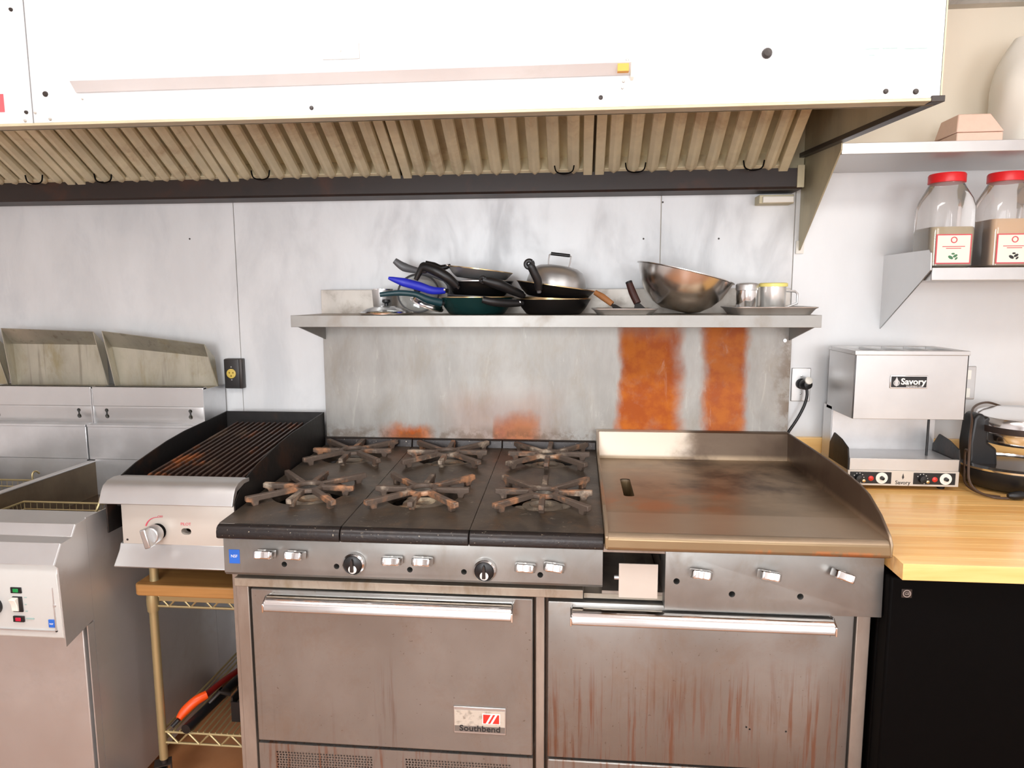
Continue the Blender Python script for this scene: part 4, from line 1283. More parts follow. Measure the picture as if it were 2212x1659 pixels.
def pan(label, loc, r, h, ry=0, rx=0, out='pan_black', inn='pan_black', rim='gold_rim', flare=0.72, hpath=None, hr=None, hmat='rubber', hflat=1.0, loop=None, group=None, bracket='rubber'):
    t = thing('frying_pan', loc, label, 'frying pan', group)
    M = frame(loc, rx, ry)
    rb = r * flare
    prof = [(0, 0), (rb * 0.96, 0), (rb + 0.003, 0.003), (rb + (r - rb) * 0.55, h * 0.45), (r, h), (r - 0.003, h + 0.0012), (rb + (r - rb) * 0.52 - 0.003, h * 0.47), (rb - 0.002, 0.006), (0, 0.005)]
    obj('pan_body', MB().lathe(prof, 48, (0, 0, 0), M), out, t)
    obj('pan_rim', MB().lathe([(r - 0.003, h + 0.0005), (r + 0.0012, h - 0.001), (r + 0.0014, h + 0.0016), (r - 0.002, h + 0.0022)], 48, (0, 0, 0), M, True), rim, t)
    if hpath:
        hd = rod('handle', hpath, hr or 0.010, hmat, t, 12, hflat, None, 5)
        if loop:
            tor = MB()
            L0, axis, R0, r0 = loop
            a = Vector(axis).normalized()
            b = a.orthogonal().normalized()
            c_ = a.cross(b)
            n = 20
            pts = [Vector(L0) + (b * math.cos(2 * PI * i / n) + c_ * math.sin(2 * PI * i / n)) * R0 for i in range(n + 1)]
            tor.tube(pts, r0, 8)
            obj('hang_ring', tor, hmat, hd)
        p0, p1 = Vector(hpath[0]), Vector(hpath[1])
        d = (p1 - p0).normalized()
        rod('handle_bracket', [p0 - d * 0.010, p0 + d * 0.012], 0.0065, bracket, t, 8)
        rv = MB()
        rv.lathe([(0.004, 0), (0.003, 0.002), (0, 0.0026)], 10, (0, 0, 0), frame(p0 + Vector((0, -0.009, 0.003)), PI / 2))
        obj('rivet', rv, 'chrome', t)
    return t


GP = 'frying pans piled on the overshelf'
pan('teal enamel frying pan with curved dark teal handle, lowest of its pile', (0.540, -0.19, ZS), 0.115, 0.052, out='teal_pan', inn='pan_black',
    hpath=[(0.440, -0.248, 1.384), (0.402, -0.266, 1.394), (0.370, -0.276, 1.409), (0.32, -0.283, 1.414), (0.265, -0.292, 1.409)], hr=[0.012, 0.012, 0.0085, 0.0085, 0.007], hmat='teal')
pan('grey frying pan with bright blue handle nested in the teal pan', (0.545, -0.189, ZS + 0.015), 0.096, 0.040, ry=0.05, out='pan_grey', inn='pan_grey', rim='pan_grey',
    hpath=[(0.447, -0.218, 1.4205), (0.410, -0.232, 1.4215), (0.372, -0.243, 1.434), (0.328, -0.255, 1.446), (0.283, -0.26, 1.459)], hr=[0.009, 0.012, 0.0135, 0.013, 0.004], hmat='blue', hflat=0.7)
pan('black frying pan with looped handle, above the blue-handled pan', (0.550, -0.185, ZS + 0.054), 0.103, 0.046, out='pan_black', rim='clean',
    hpath=[(0.492, -0.276, 1.434), (0.468, -0.288, 1.458), (0.434, -0.29, 1.478), (0.400, -0.286, 1.489), (0.386, -0.284, 1.478), (0.372, -0.282, 1.452)], hr=[0.012, 0.015, 0.016, 0.013, 0.010, 0.007], hmat='rubber', loop=((0.398, -0.286, 1.487), (0.2, 1, 0), 0.011, 0.006))
pan('steel frying pan with gold rim and black handle, topmost of its pile', (0.546, -0.172, ZS + 0.106), 0.100, 0.030, ry=0.12, out='clean', rim='gold_rim',
    hpath=[(0.452, -0.20, 1.494), (0.432, -0.205, 1.490), (0.412, -0.21, 1.495), (0.386, -0.215, 1.503)], hr=[0.0075, 0.009, 0.012, 0.009], hmat='rubber')
pan('black frying pan, lowest of the three beside the small tray', (0.777, -0.19, ZS), 0.113, 0.046, out='pan_black',
    hpath=[(0.680, -0.268, 1.383), (0.645, -0.292, 1.383), (0.605, -0.318, 1.387), (0.576, -0.326, 1.394)], hr=[0.010, 0.012, 0.012, 0.009])
pan('black frying pan, in the middle of the three beside the small tray', (0.777, -0.19, ZS + 0.018), 0.104, 0.030, ry=0.04, out='pan_black',
    hpath=[(0.685, -0.258, 1.4075), (0.652, -0.287, 1.423), (0.624, -0.305, 1.436), (0.598, -0.315, 1.444), (0.576, -0.322, 1.451)], hr=[0.011, 0.014, 0.016, 0.014, 0.009], loop=((0.578, -0.322, 1.450), (0.3, 1, 0.2), 0.007, 0.006))
pan('black frying pan with handle sticking up, topmost of the three beside the small tray', (0.778, -0.19, ZS + 0.047), 0.119, 0.038, ry=0.14, out='pan_black', rim='gold_rim', flare=0.70,
    hpath=[(0.738, -0.312, 1.423), (0.736, -0.322, 1.445), (0.727, -0.330, 1.466), (0.717, -0.335, 1.487), (0.712, -0.337, 1.494)], hr=[0.011, 0.012, 0.012, 0.012, 0.008], loop=((0.712, -0.337, 1.493), (0.1, 1, 0.1), 0.010, 0.0065), bracket='grey_handle')
sp = thing('serving_spoon', (0.34, -0.12, 1.45), 'grey plastic spoon handle jutting from behind the pan pile', 'spoon')
rod('handle', [(0.423, -0.10, 1.458), (0.38, -0.11, 1.474), (0.345, -0.12, 1.484), (0.30, -0.13, 1.496), (0.270, -0.135, 1.517)], [0.008, 0.008, 0.009, 0.014, 0.009], 'grey_handle', sp, 12, 0.45, None, 5)
rod('spoon_bowl', [(0.423, -0.10, 1.458), (0.440, -0.090, 1.44), (0.444, -0.082, 1.40), (0.440, -0.076, 1.356)], [0.008, 0.013, 0.018, 0.007], 'grey_handle', sp, 12, 0.4, None, 5)

# lids
ld = thing('pan_lid', (0.268, -0.236, ZS), 'round glass lid with steel rim lying flat on the overshelf', 'lid')
obj('lid_glass', MB().lathe([(0.078, 0.008), (0.06, 0.018), (0.03, 0.026), (0, 0.028)], 40, (0.268, -0.236, ZS)), 'glass', ld)
obj('lid_rim', MB().lathe([(0.076, 0.0), (0.082, 0.002), (0.083, 0.006), (0.078, 0.010), (0.075, 0.006)], 40, (0.268, -0.236, ZS), closed=True), 'chrome', ld)
obj('lid_knob', MB().lathe([(0.006, 0.027), (0.006, 0.034), (0.013, 0.038), (0.012, 0.046), (0, 0.048)], 18, (0.268, -0.236, ZS)), 'rubber', ld)
l2 = thing('pan_lid', (0.384, -0.205, ZS), 'steel lid tilted against the pans under the teal handle', 'lid')
M2 = frame((0.386, -0.200, ZS + 0.0335), 0.12, 0.42, 0)
obj('lid_dome', MB().lathe([(0.050, -0.004), (0.052, 0.0), (0.048, 0.010), (0.034, 0.014), (0, 0.016)], 36, (0, 0, 0), M2), 'chrome', l2)
obj('lid_rim', MB().lathe([(0.048, -0.005), (0.055, -0.004), (0.055, 0.000), (0.050, 0.002)], 36, (0, 0, 0), M2, True), 'chrome', l2)
l3 = thing('pan_lid', (0.345, -0.09, ZS), 'grey glass lid standing on edge behind the blue handle', 'lid')
M3 = frame((0.336, -0.095, ZS + 0.066), 1.18, 0, 0.12)
obj('lid_glass', MB().lathe([(0.066, 0.0), (0.05, 0.010), (0.025, 0.015), (0, 0.017)], 36, (0, 0, 0), M3), 'glass', l3)
obj('lid_rim', MB().lathe([(0.063, -0.003), (0.0685, -0.001), (0.0685, 0.003), (0.064, 0.004)], 36, (0, 0, 0), M3, True), 'grey_handle', l3)
obj('lid_knob', MB().lathe([(0.005, 0.016), (0.005, 0.024), (0.012, 0.028), (0.011, 0.036), (0, 0.038)], 16, (0, 0, 0), M3), 'rubber', l3)
cpn = thing('metal_cup', (0.224, -0.122, ZS), 'small steel cup standing behind the flat lid', 'cup')
Mc = frame((0.224, -0.122, ZS), 0, 0, 0)
obj('cup_body', MB().lathe([(0, 0), (0.026, 0), (0.028, 0.003), (0.033, 0.078), (0.031, 0.078), (0.026, 0.005), (0, 0.004)], 32, (0, 0, 0), Mc), 'clean', cpn)
obj('cup_lip', MB().lathe([(0.031, 0.076), (0.035, 0.076), (0.035, 0.079), (0.031, 0.079)], 32, (0, 0, 0), Mc, True), 'chrome', cpn)

MD = frame((0.782, -0.180, ZS + 0.0765), 0, 0.14, 0)
dm = thing('dome_cover', (0.782, -0.180, ZS + 0.0765), 'steel dome cover with wire loop handle resting on the black pans', 'lid')
obj('dome', MB().lathe([(0.0905, 0.0), (0.0925, 0.0), (0.0905, 0.018), (0.085, 0.040), (0.076, 0.056), (0.058, 0.066), (0.030, 0.071), (0, 0.072)], 48, (0, 0, 0), MD), 'clean', dm)
rod('loop_handle', [MD @ Vector(q) for q in ((-0.031, 0, 0.068), (-0.033, 0, 0.092), (-0.026, 0, 0.102), (0.026, 0, 0.104), (0.033, 0, 0.095), (0.031, 0, 0.068))], 0.0022, 'clean', dm, 8, sm=4)
rod('grip', [MD @ Vector((-0.029, 0, 0.1035)), MD @ Vector((0.029, 0, 0.1045))], 0.0052, 'rubber', dm, 10)


def rounded(x0, x1, y0, y1, r, n=5):
    out = []
    for (cx2, cy2, a0) in ((x1 - r, y1 - r, 0), (x0 + r, y1 - r, PI / 2), (x0 + r, y0 + r, PI), (x1 - r, y0 + r, 1.5 * PI)):
        for k in range(n + 1):
            a = a0 + k * PI / 2 / n
            out.append((cx2 + r * math.cos(a), cy2 + r * math.sin(a)))
    return out


def tray(name, x0, x1, y0, y1, z, h, label, mat='clean'):
    rings = []
    for (d, zz) in ((0.014, 0), (0.003, h - 0.004), (-0.003, h), (-0.0035, h + 0.002), (0.002, h + 0.003), (0.006, h - 0.004), (0.016, 0.003)):
        rings.append([(x, y, z + zz) for x, y in rounded(x0 + d, x1 - d, y0 + d, y1 - d, 0.022)])
    n = len(rings[0])
    vs = [p for r in rings for p in r]
    fs = [(k * n + i, k * n + (i + 1) % n, (k + 1) * n + (i + 1) % n, (k + 1) * n + i) for k in range(len(rings) - 1) for i in range(n)]
    fs.append(tuple(reversed(range(n))))
    fs.append(tuple(range((len(rings) - 1) * n, len(rings) * n)))
    m = MB()
    m.add(vs, fs)
    return tag(obj(name, m, mat), label, 'tray')


tray('steel_tray', 0.895, 1.078, -0.302, -0.140, ZS, 0.016, 'small steel tray holding two scrapers')
tray('steel_tray', 1.292, 1.520, -0.312, -0.10, ZS, 0.020, 'steel tray carrying a shaker and a measuring cup')
for (nm, pts, rr, mat, lab, bw) in (('scraper', [(0.906, -0.215, 1.411), (0.924, -0.222, 1.400), (0.952, -0.232, 1.379)], [0.008, 0.010, 0.0085], 'wood_handle', 'scraper with pale wooden handle resting in the small tray', 0.020),
                                    ('scraper', [(1.003, -0.205, 1.440), (1.013, -0.212, 1.412), (1.027, -0.222, 1.381)], [0.010, 0.0115, 0.011], 'dark_wood', 'scraper with dark handle resting in the small tray', 0.024)):
    p = [Vector(q) for q in pts]
    d = (p[2] - p[1]).normalized()
    end = p[2] + d * ((p[2].z - ZS - 0.006) / -d.z)
    t = thing(nm, end, lab, 'scraper')
    rod('handle', pts, rr, mat, t, 12, 1.0, None, 5)
    s_ = Vector((1, 0, 0))
    m = MB()
    vs = []
    for yy in (-0.001, 0.001):
        o = Vector((0, yy, 0))
        vs += [p[2] - s_ * 0.008 + o, p[2] + s_ * 0.008 + o, end + s_ * bw + o, end - s_ * bw + o]
    m.add(vs, [(0, 1, 2, 3), (7, 6, 5, 4), (0, 4, 5, 1), (1, 5, 6, 2), (2, 6, 7, 3), (3, 7, 4, 0)])
    obj('blade', m, 'grill_black', t)
    obj('handle_end', MB().lathe([(rr[0] * 0.4, -0.004), (rr[0] * 1.02, 0), (rr[0], 0.006), (0, 0.008)], 12, (0, 0, 0), Matrix.Translation(p[0]) @ (p[0] - p[1]).to_track_quat('Z', 'Y').to_matrix().to_4x4()), mat if mat == 'wood_handle' else 'rubber', t)

# mixing bowl tilted on the shelf
bw = thing('mixing_bowl', (1.165, -0.19, ZS), 'large steel mixing bowl leaning to one side on the overshelf', 'bowl')
MBW = frame((1.142, -0.185, 1.3592), 0, 0.245, 0) @ Matrix.Diagonal((0.95, 0.95, 1.0, 1))
bp_ = [(0, 0), (0.045, 0.0), (0.075, 0.012), (0.105, 0.034), (0.128, 0.062), (0.142, 0.092), (0.148, 0.112), (0.1545, 0.1135), (0.1545, 0.1155), (0.146, 0.1155), (0.139, 0.092), (0.125, 0.064), (0.102, 0.037), (0.073, 0.015), (0.044, 0.003), (0, 0.003)]
obj('bowl_shell', MB().lathe(bp_, 64, (0, 0, 0), MBW), steel('bowl_steel', (0.62, 0.59, 0.56, 1), 0.2, 1.0, rv=0.08, wave=0.05), bw)

shk = thing('shaker', (1.341, -0.232, ZS + 0.003), 'steel shaker with screw cap on the tray', 'shaker')
obj('shaker_body', MB().lathe([(0, 0), (0.028, 0), (0.0305, 0.003), (0.0305, 0.066)], 32, (1.341, -0.232, ZS + 0.003)), 'chrome', shk)
obj('shaker_cap', MB().lathe([(0.0305, 0.066), (0.0325, 0.067), (0.0325, 0.082), (0.030, 0.086), (0.018, 0.0885), (0, 0.089)], 32, (1.341, -0.232, ZS + 0.003)), 'clean', shk)
mc = thing('measuring_cup', (1.416, -0.225, ZS + 0.003), 'measuring cup with yellow lid and square handle on the tray', 'cup')
MC = (1.416, -0.225, ZS + 0.003)
obj('cup_body', MB().lathe([(0, 0), (0.032, 0), (0.0345, 0.003), (0.0360, 0.078), (0.0340, 0.078), (0.0325, 0.005), (0, 0.004)], 36, MC), steel('cup_steel', (0.8, 0.79, 0.76, 1), 0.25, 0.75), mc)
obj('cup_lid', MB().lathe([(0.0345, 0.077), (0.040, 0.077), (0.040, 0.086), (0.036, 0.088), (0, 0.088)], 36, MC), 'yellow', mc)
rod('cup_handle', [(MC[0] + 0.033, -0.225, ZS + 0.068), (MC[0] + 0.062, -0.225, ZS + 0.066), (MC[0] + 0.069, -0.225, ZS + 0.060), (MC[0] + 0.069, -0.225, ZS + 0.032), (MC[0] + 0.034, -0.225, ZS + 0.018)], 0.0035, 'clean', mc, 8, 1.0)

# ================================================================ WOODEN COUNTER AND APPLIANCES ON THE RIGHT
CZ = 0.842
cn = thing('butcher_block_counter', (2.15, -0.43, 0.80), 'butcher block counter made of long glued strips, right beside the griddle', 'counter')
yb, n = -0.002, 19
pit = (0.855 + yb) / n
s0 = None
for i in range(n):
    y1 = yb - i * pit
    if s0 is None:
        s0 = bx('wood_strip', 1.536, 3.0, y1 - pit + 0.0003, y1, CZ - 0.036, CZ, 'block', cn, 0.0006, 1)
    else:
        copy_to(s0, (2.268, y1 - pit / 2 + 0.00015, CZ - 0.036 + random.uniform(-.0002, .0002)), cn)
bx('backsplash', 1.536, 3.0, -0.024, -0.001, CZ - 0.001, 0.943, 'block', cn, 0.002)
# legs of the counter at its far end keep it standing
for y in (-0.80, -0.08):
    bx('counter_leg', 2.92, 2.98, y, y + 0.06, 0.0, CZ - 0.036, 'block', cn, 0.003)

fg = thing('undercounter_fridge', (1.86, -0.42, 0.0), 'black undercounter fridge below the butcher block counter', 'fridge')
bx('cabinet', 1.532, 2.16, -0.76, -0.08, 0.02, 0.795, 'black', fg, 0.004)
fd = bx('fridge_door', 1.532, 2.16, -0.812, -0.764, 0.06, 0.795, 'black', fg, 0.006, 3)
for x in (1.6, 2.1):
    for y in (-0.70, -0.14):
        obj('foot', MB().lathe([(0.02, 0), (0.02, 0.022)], 12, (x, y, 0)), 'black', fg)
lg = bx('logo_plate', 1.556, 1.578, -0.8132, -0.811, 0.749, 0.769, 'dark_trim', fd, 0.001)
obj('logo_ring', MB().lathe([(0.0068, 0), (0.0084, 0), (0.0084, 0.0008), (0.0068, 0.0008)], 24, (0, 0, 0), Matrix.Translation((1.567, -0.8132, 0.759)) @ Matrix.Rotation(PI / 2, 4, 'X'), True), 'clean', lg)
text('logo_lettering', 'GE', 0.009, (1.567, -0.8136, 0.759), 'clean', lg, 0.0003, shear=0.3)

# toaster
TX0, TX1, TY = 1.640, 1.947, -0.270
to = thing('conveyor_toaster', (1.79, -0.16, CZ), 'tall stainless commercial toaster with two dials on the wooden counter', 'toaster')
hs = MB()
zt, zb = 1.246, 1.050
hs.box(TX0, TX1, TY, TY + 0.004, zb, zt - 0.012)
hs.box(TX0, TX0 + 0.004, TY, -0.062, zb, zt - 0.012)
hs.box(TX1 - 0.004, TX1, TY, -0.062, zb, zt - 0.012)
hs.box(TX0, TX1, -0.066, -0.062, zb, zt - 0.012)
obj('upper_housing', hs, 'toaster', to, 0.001)
top = MB()
z0, z1 = zt - 0.012, zt
top.box(TX0 - 0.002, TX1 + 0.002, TY - 0.002, TY + 0.022, z0, z1)
top.box(TX0 - 0.002, TX1 + 0.002, -0.085, -0.060, z0, z1)
ed = [TX0 - 0.002, TX0 + 0.028]
sw, gp_ = 0.052, 0.0135
xx = TX0 + 0.028
top.box(TX0 - 0.002, xx, TY + 0.022, -0.085, z0, z1)
for k in range(4):
    xx += sw
    xe = xx + gp_ if k < 3 else TX1 + 0.002
    top.box(xx, xe, TY + 0.022, -0.085, z0, z1)
    xx = xe
obj('slotted_top', top, 'clean', to, 0.001)
bx('slot_floor', TX0 + 0.004, TX1 - 0.004, TY + 0.004, -0.066, zt - 0.17, zt - 0.165, 'clean', to)
xx = TX0 + 0.028
for k in range(4):
    obj('slot_guide', MB().prism([(xx + 0.003, zt - 0.004), (xx + 0.010, zt - 0.004), (xx + 0.045, zt - 0.040), (xx + 0.038, zt - 0.040)], TY + 0.024, -0.09, 'y'), 'clean', to)
    xx += sw + gp_
bx('rear_panel', TX0 + 0.002, TX1 - 0.002, -0.115, -0.11, 0.90, zb + 0.01, 'fryer', to)
bx('rear_column', TX0 + 0.0, TX1, -0.11, -0.040, CZ + 0.02, zb + 0.01, 'clean', to)
bx('chute_floor', TX0 + 0.004, TX1 - 0.008, TY + 0.01, -0.115, 0.925, 0.929, 'fryer', to)
bx('front_rail', TX0 + 0.001, TX1 - 0.004, TY, TY + 0.01, 0.899, 0.934, 'clean', to, 0.001)
bx('base', TX0 - 0.002, TX1 - 0.002, TY + 0.004, -0.04, CZ + 0.012, 0.899, 'clean', to, 0.001)
for x in (TX0 + 0.03, TX1 - 0.035):
    for y in (TY + 0.03, -0.07):
        obj('foot', MB().lathe([(0.010, 0), (0.012, 0.013)], 12, (x, y, CZ)), 'rubber', to)
guard = [(-0.115, 0.90), (-0.118, 0.950), (-0.150, 0.986), (-0.210, 0.978), (-0.262, 0.962), (-0.270, 0.930), (-0.270, 0.90)]
obj('side_guard', MB().prism(guard, TX0 - 0.004, TX0), 'grill_black', to)
obj('side_guard', MB().prism(guard, TX1 - 0.005, TX1 - 0.001), 'grill_black', to)
rod('support_rod', [(TX1 - 0.062, -0.20, 0.93), (TX1 - 0.062, -0.20, zb + 0.005)], 0.0035, 'rubber', to, 8)
cpl = bx('control_panel', TX0 - 0.003, TX1 - 0.003, TY - 0.002, TY + 0.004, 0.8545, 0.899, 'beige', to, 0.001)
for xa in (TX0 + 0.001, TX0 + 0.177):
    pl = bx('dial_plate', xa + 0.002, xa + 0.117, TY - 0.0035, TY - 0.002, 0.8605, 0.8945, 'rubber', cpl, 0.0014)
    R1 = Matrix.Translation((xa + 0.090, TY - 0.0035, 0.8775)) @ Matrix.Rotation(PI / 2, 4, 'X')
    obj('white_ring', MB().lathe([(0.0165, 0), (0.0165, 0.0015), (0.006, 0.0015), (0.006, 0)], 28, (0, 0, 0), R1, True), 'white_plastic', pl)
    obj('timer_knob', MB().lathe([(0.0055, 0), (0.005, 0.010), (0, 0.011)], 16, (0, 0, 0), R1), 'rubber', pl)
    R1 = Matrix.Translation((xa + 0.060, TY - 0.0035, 0.876)) @ Matrix.Rotation(PI / 2, 4, 'X')
    obj('pilot_light', MB().lathe([(0.0075, 0), (0.0075, 0.002), (0.0062, 0.003), (0, 0.006)], 18, (0, 0, 0), R1), 'red', pl)
    R1 = Matrix.Translation((xa + 0.026, TY - 0.0035, 0.8765)) @ Matrix.Rotation(PI / 2, 4, 'X')
    obj('heat_dial', MB().lathe([(0.011, 0), (0.010, 0.011), (0, 0.012)], 18, (0, 0, 0), R1), 'rubber', pl)
    obj('dial_tip', MB().lathe([(0.0045, 0.0), (0.0045, 0.014), (0, 0.015)], 12, (0, 0, 0), Matrix.Translation((xa + 0.036, TY - 0.0035, 0.8715)) @ Matrix.Rotation(PI / 2, 4, 'X')), 'gold_rim', pl)
    for q in range(7):
        a = 2.6 - q * 0.62
        bx('dial_dot', xa + 0.026 + 0.0145 * math.cos(a) - 0.0011, xa + 0.026 + 0.0145 * math.cos(a) + 0.0011, TY - 0.0039, TY - 0.0034, 0.8765 + 0.0145 * math.sin(a) - 0.0011, 0.8765 + 0.0145 * math.sin(a) + 0.0011, 'ink_white', pl)
text('panel_lettering', 'Savory', 0.0155, (1.7905, TY - 0.0028, 0.8645), 'ink_dark', cpl, 0.0004)
obj('leaf_mark', MB().prism([(1.7905, 0.874), (1.7935, 0.880), (1.7905, 0.892), (1.7875, 0.880)], TY - 0.0026, TY - 0.002, 'y'), 'ink_dark', cpl)
tb = bx('brand_plate', 1.7375, 1.8395, TY - 0.003, TY, 1.1395, 1.1765, 'chrome', to, 0.002)
bx('brand_plate_face', 1.7405, 1.8365, TY - 0.0038, TY - 0.003, 1.1425, 1.1735, 'rubber', tb, 0.001)
text('brand_lettering', 'Savory', 0.0245, (1.800, TY - 0.0042, 1.1585), 'ink_white', tb, 0.0004, bold=0.0007, sx=1.02)
text('brand_subline', 'EQUIPMENT CO.', 0.0058, (1.803, TY - 0.0042, 1.1455), 'ink_white', tb, 0.0003)
obj('leaf_emblem', MB().prism([(1.7545, 1.1445), (1.7595, 1.153), (1.7585, 1.163), (1.7545, 1.1725), (1.7505, 1.163), (1.7495, 1.153)], TY - 0.0044, TY - 0.0038, 'y'), 'clean', tb)
obj('emblem_ring', MB().lathe([(0.0065, 0), (0.0085, 0), (0.0085, 0.0006), (0.0065, 0.0006)], 24, (0, 0, 0), Matrix.Translation((1.7545, TY - 0.0040, 1.155)) @ Matrix.Rotation(PI / 2, 4, 'X'), True), 'clean', tb)

# waffle iron
wi = thing('waffle_iron', (2.13, -0.20, CZ), 'round waffle iron with polished lid raised over its black base', 'waffle iron')
WC = (2.125, -0.205, CZ)
obj('base', MB().lathe([(0, 0.004), (0.10, 0.004), (0.118, 0.012), (0.138, 0.040), (0.142, 0.062), (0.136, 0.066), (0, 0.066)], 48, WC), 'rubber', wi, ang=35)
obj('drip_ring', MB().lathe([(0.124, 0.064), (0.141, 0.064), (0.143, 0.070), (0.126, 0.074)], 48, WC, None, True), 'chrome', wi)
lp = obj('lower_plate', MB().lathe([(0, 0.066), (0.124, 0.066), (0.122, 0.069), (0, 0.069)], 48, WC), plain('smooth_dark_plate', c(70, 62, 58), 0.12, 0.6), wi)
ML = frame((2.165, -0.190, 0.980), 0.04, -0.04, 0)
obj('lid', MB().lathe([(0, 0.0), (0.118, 0.0), (0.124, 0.010), (0.124, 0.030), (0.131, 0.034), (0.131, 0.066), (0.124, 0.078), (0.108, 0.082), (0, 0.084)], 56, (0, 0, 0), ML), 'chrome', wi, ang=35)
obj('lid_band', MB().lathe([(0.1318, 0.036), (0.1322, 0.05), (0.1318, 0.054), (0.128, 0.054), (0.128, 0.036)], 56, (0, 0, 0), ML, True), 'trough', wi)
obj('hinge_column', MB().prism([(2.002, CZ + 0.05), (1.998, CZ + 0.13), (2.004, 1.045), (2.016, 1.060), (2.032, 1.058), (2.046, 1.03), (2.048, 0.975), (2.075, 0.955), (2.08, CZ + 0.06)], -0.215, -0.15, 'y'), 'rubber', wi, 0.008, 3)
rod('power_cord', [(2.20, -0.045, 1.045), (2.12, -0.07, 1.072), (2.04, -0.14, 1.066), (1.995, -0.22, 1.035), (1.972, -0.26, 0.985), (1.960, -0.285, 0.925), (1.958, -0.300, 0.880), (1.972, -0.318, 0.856), (2.0, -0.345, 0.8475), (2.035, -0.352, 0.8475)], 0.0034, 'cord_brown', wi, 8, sm=6)
rod('power_cord', [(1.968, -0.27, 0.955), (1.975, -0.235, 0.955), (1.985, -0.22, 0.90), (1.975, -0.25, 0.86), (1.985, -0.31, 0.848), (2.02, -0.34, 0.8475)], 0.0034, 'cord_brown', wi, 8, sm=6)
pg = rod('plug', [(2.032, -0.352, 0.8545), (2.045, -0.352, 0.8545), (2.066, -0.352, 0.8565), (2.07, -0.352, 0.8565)], [0.006, 0.0105, 0.0125, 0.011], 'rubber', wi, 12)
for z in (0.8515, 0.8615):
    bx('prong', 2.069, 2.087, -0.355, -0.349, z - 0.0009, z + 0.0009, 'gold_rim', pg)

# outlets and the griddle plug
ol = thing('wall_outlet', (-0.341, -0.02, 1.086), 'dark wall outlet box with round yellow socket above the charbroiler', 'outlet')
ol_box = bx('box', -0.371, -0.308, -0.026, 0.001, 1.087, 1.191, 'dark_trim', ol, 0.003)
ol_cover = bx('cover', -0.3705, -0.3165, -0.030, -0.026, 1.0885, 1.1895, plain('outlet_black', c(52, 50, 50), 0.4, 0.3), ol, 0.003)
RO = Matrix.Translation((-0.344, -0.030, 1.140)) @ Matrix.Rotation(PI / 2, 4, 'X')
rc = obj('receptacle', MB().lathe([(0.0165, 0), (0.0165, 0.003), (0.014, 0.004), (0, 0.004)], 24, (0, 0, 0), RO), 'brass', ol)
hk = MB()
for (dx, dz) in ((-0.006, 0.003), (0.007, 0.003), (0.0, -0.008)):
    hk.box(-0.344 + dx - 0.0016, -0.344 + dx + 0.0016, -0.04, -0.006, 1.140 + dz - 0.003, 1.140 + dz + 0.003)
for q_ in (rc, ol_cover, ol_box):
    cut(q_, hk)
for z in (1.118, 1.163):
    stud(-0.344, z, 0.0025, 'clean', 'screw', -0.030, 0.0015, ol)
o2 = thing('wall_outlet', (1.576, 0.0, 1.06), 'steel outlet plate beside the range with a black plug in it', 'outlet')
bx('cover', 1.546, 1.606, -0.006, 0.001, 1.060, 1.169, 'clean', o2, 0.002)
obj('receptacle', MB().lathe([(0.017, 0), (0.017, 0.003), (0, 0.003)], 24, (0, 0, 0), Matrix.Translation((1.576, -0.006, 1.118)) @ Matrix.Rotation(PI / 2, 4, 'X')), 'rubber', o2)
for z in (1.085, 1.143):
    stud(1.576, z, 0.003, 'chrome', 'screw', -0.006, 0.0015, o2)
pc = thing('power_plug', (1.58, -0.03, 1.0), 'black plug and cord hanging from the steel outlet to the griddle', 'plug')
obj('plug_body', MB().lathe([(0.015, 0.0), (0.0165, 0.006), (0.0175, 0.022), (0.014, 0.034), (0, 0.037)], 24, (0, 0, 0), Matrix.Translation((1.580, -0.009, 1.116)) @ Matrix.Rotation(PI / 2 - 0.1, 4, 'X') @ Matrix.Rotation(0.25, 4, 'Y')), 'rubber', pc)
obj('plug_face', MB().lathe([(0.0125, 0.034), (0.012, 0.038), (0.006, 0.0405), (0, 0.041)], 20, (0, 0, 0), Matrix.Translation((1.580, -0.009, 1.117)) @ Matrix.Rotation(PI / 2 - 0.45, 4, 'X') @ Matrix.Rotation(0.25, 4, 'Y')), 'white_plastic', pc)
rod('cord', [(1.586, -0.034, 1.106), (1.587, -0.036, 1.083), (1.581, -0.036, 1.054), (1.568, -0.036, 1.022), (1.552, -0.036, 0.992), (1.534, -0.034, 0.96), (1.530, -0.034, 0.94)], 0.0046, 'rubber', pc, 10, sm=5)
o3 = thing('wall_outlet', (2.08, 0.0, 1.07), 'steel outlet plate half hidden behind the toaster', 'outlet')
bx('cover', 2.046, 2.113, -0.006, 0.001, 1.072, 1.178, 'clean', o3, 0.002)
for z in (1.096, 1.154):
    stud(2.08, z, 0.003, 'chrome', 'screw', -0.006, 0.0015, o3)
    bx('socket', 2.062, 2.098, -0.0075, -0.006, z - 0.018, z + 0.012, 'white_plastic', o3, 0.001)

# ---------------------------------------------------------------- wall shelves on the right
us = thing('wall_shelf', (2.2, -0.15, 1.78), 'stainless wall shelf under the cream wall, above the spice jars', 'shelf')
bx('shelf_board', 1.560, 2.95, -0.298, 0.001, 1.806, 1.811, 'clean', us)
bx('front_edge', 1.560, 2.95, -0.302, -0.297, 1.783, 1.812, 'bright', us, 0.001)
bx('underside', 1.560, 2.95, -0.296, -0.002, 1.783, 1.806, 'clean', us)
bx('rear_upstand', 1.56, 2.95, -0.006, 0.001, 1.811, 1.835, 'clean', us)

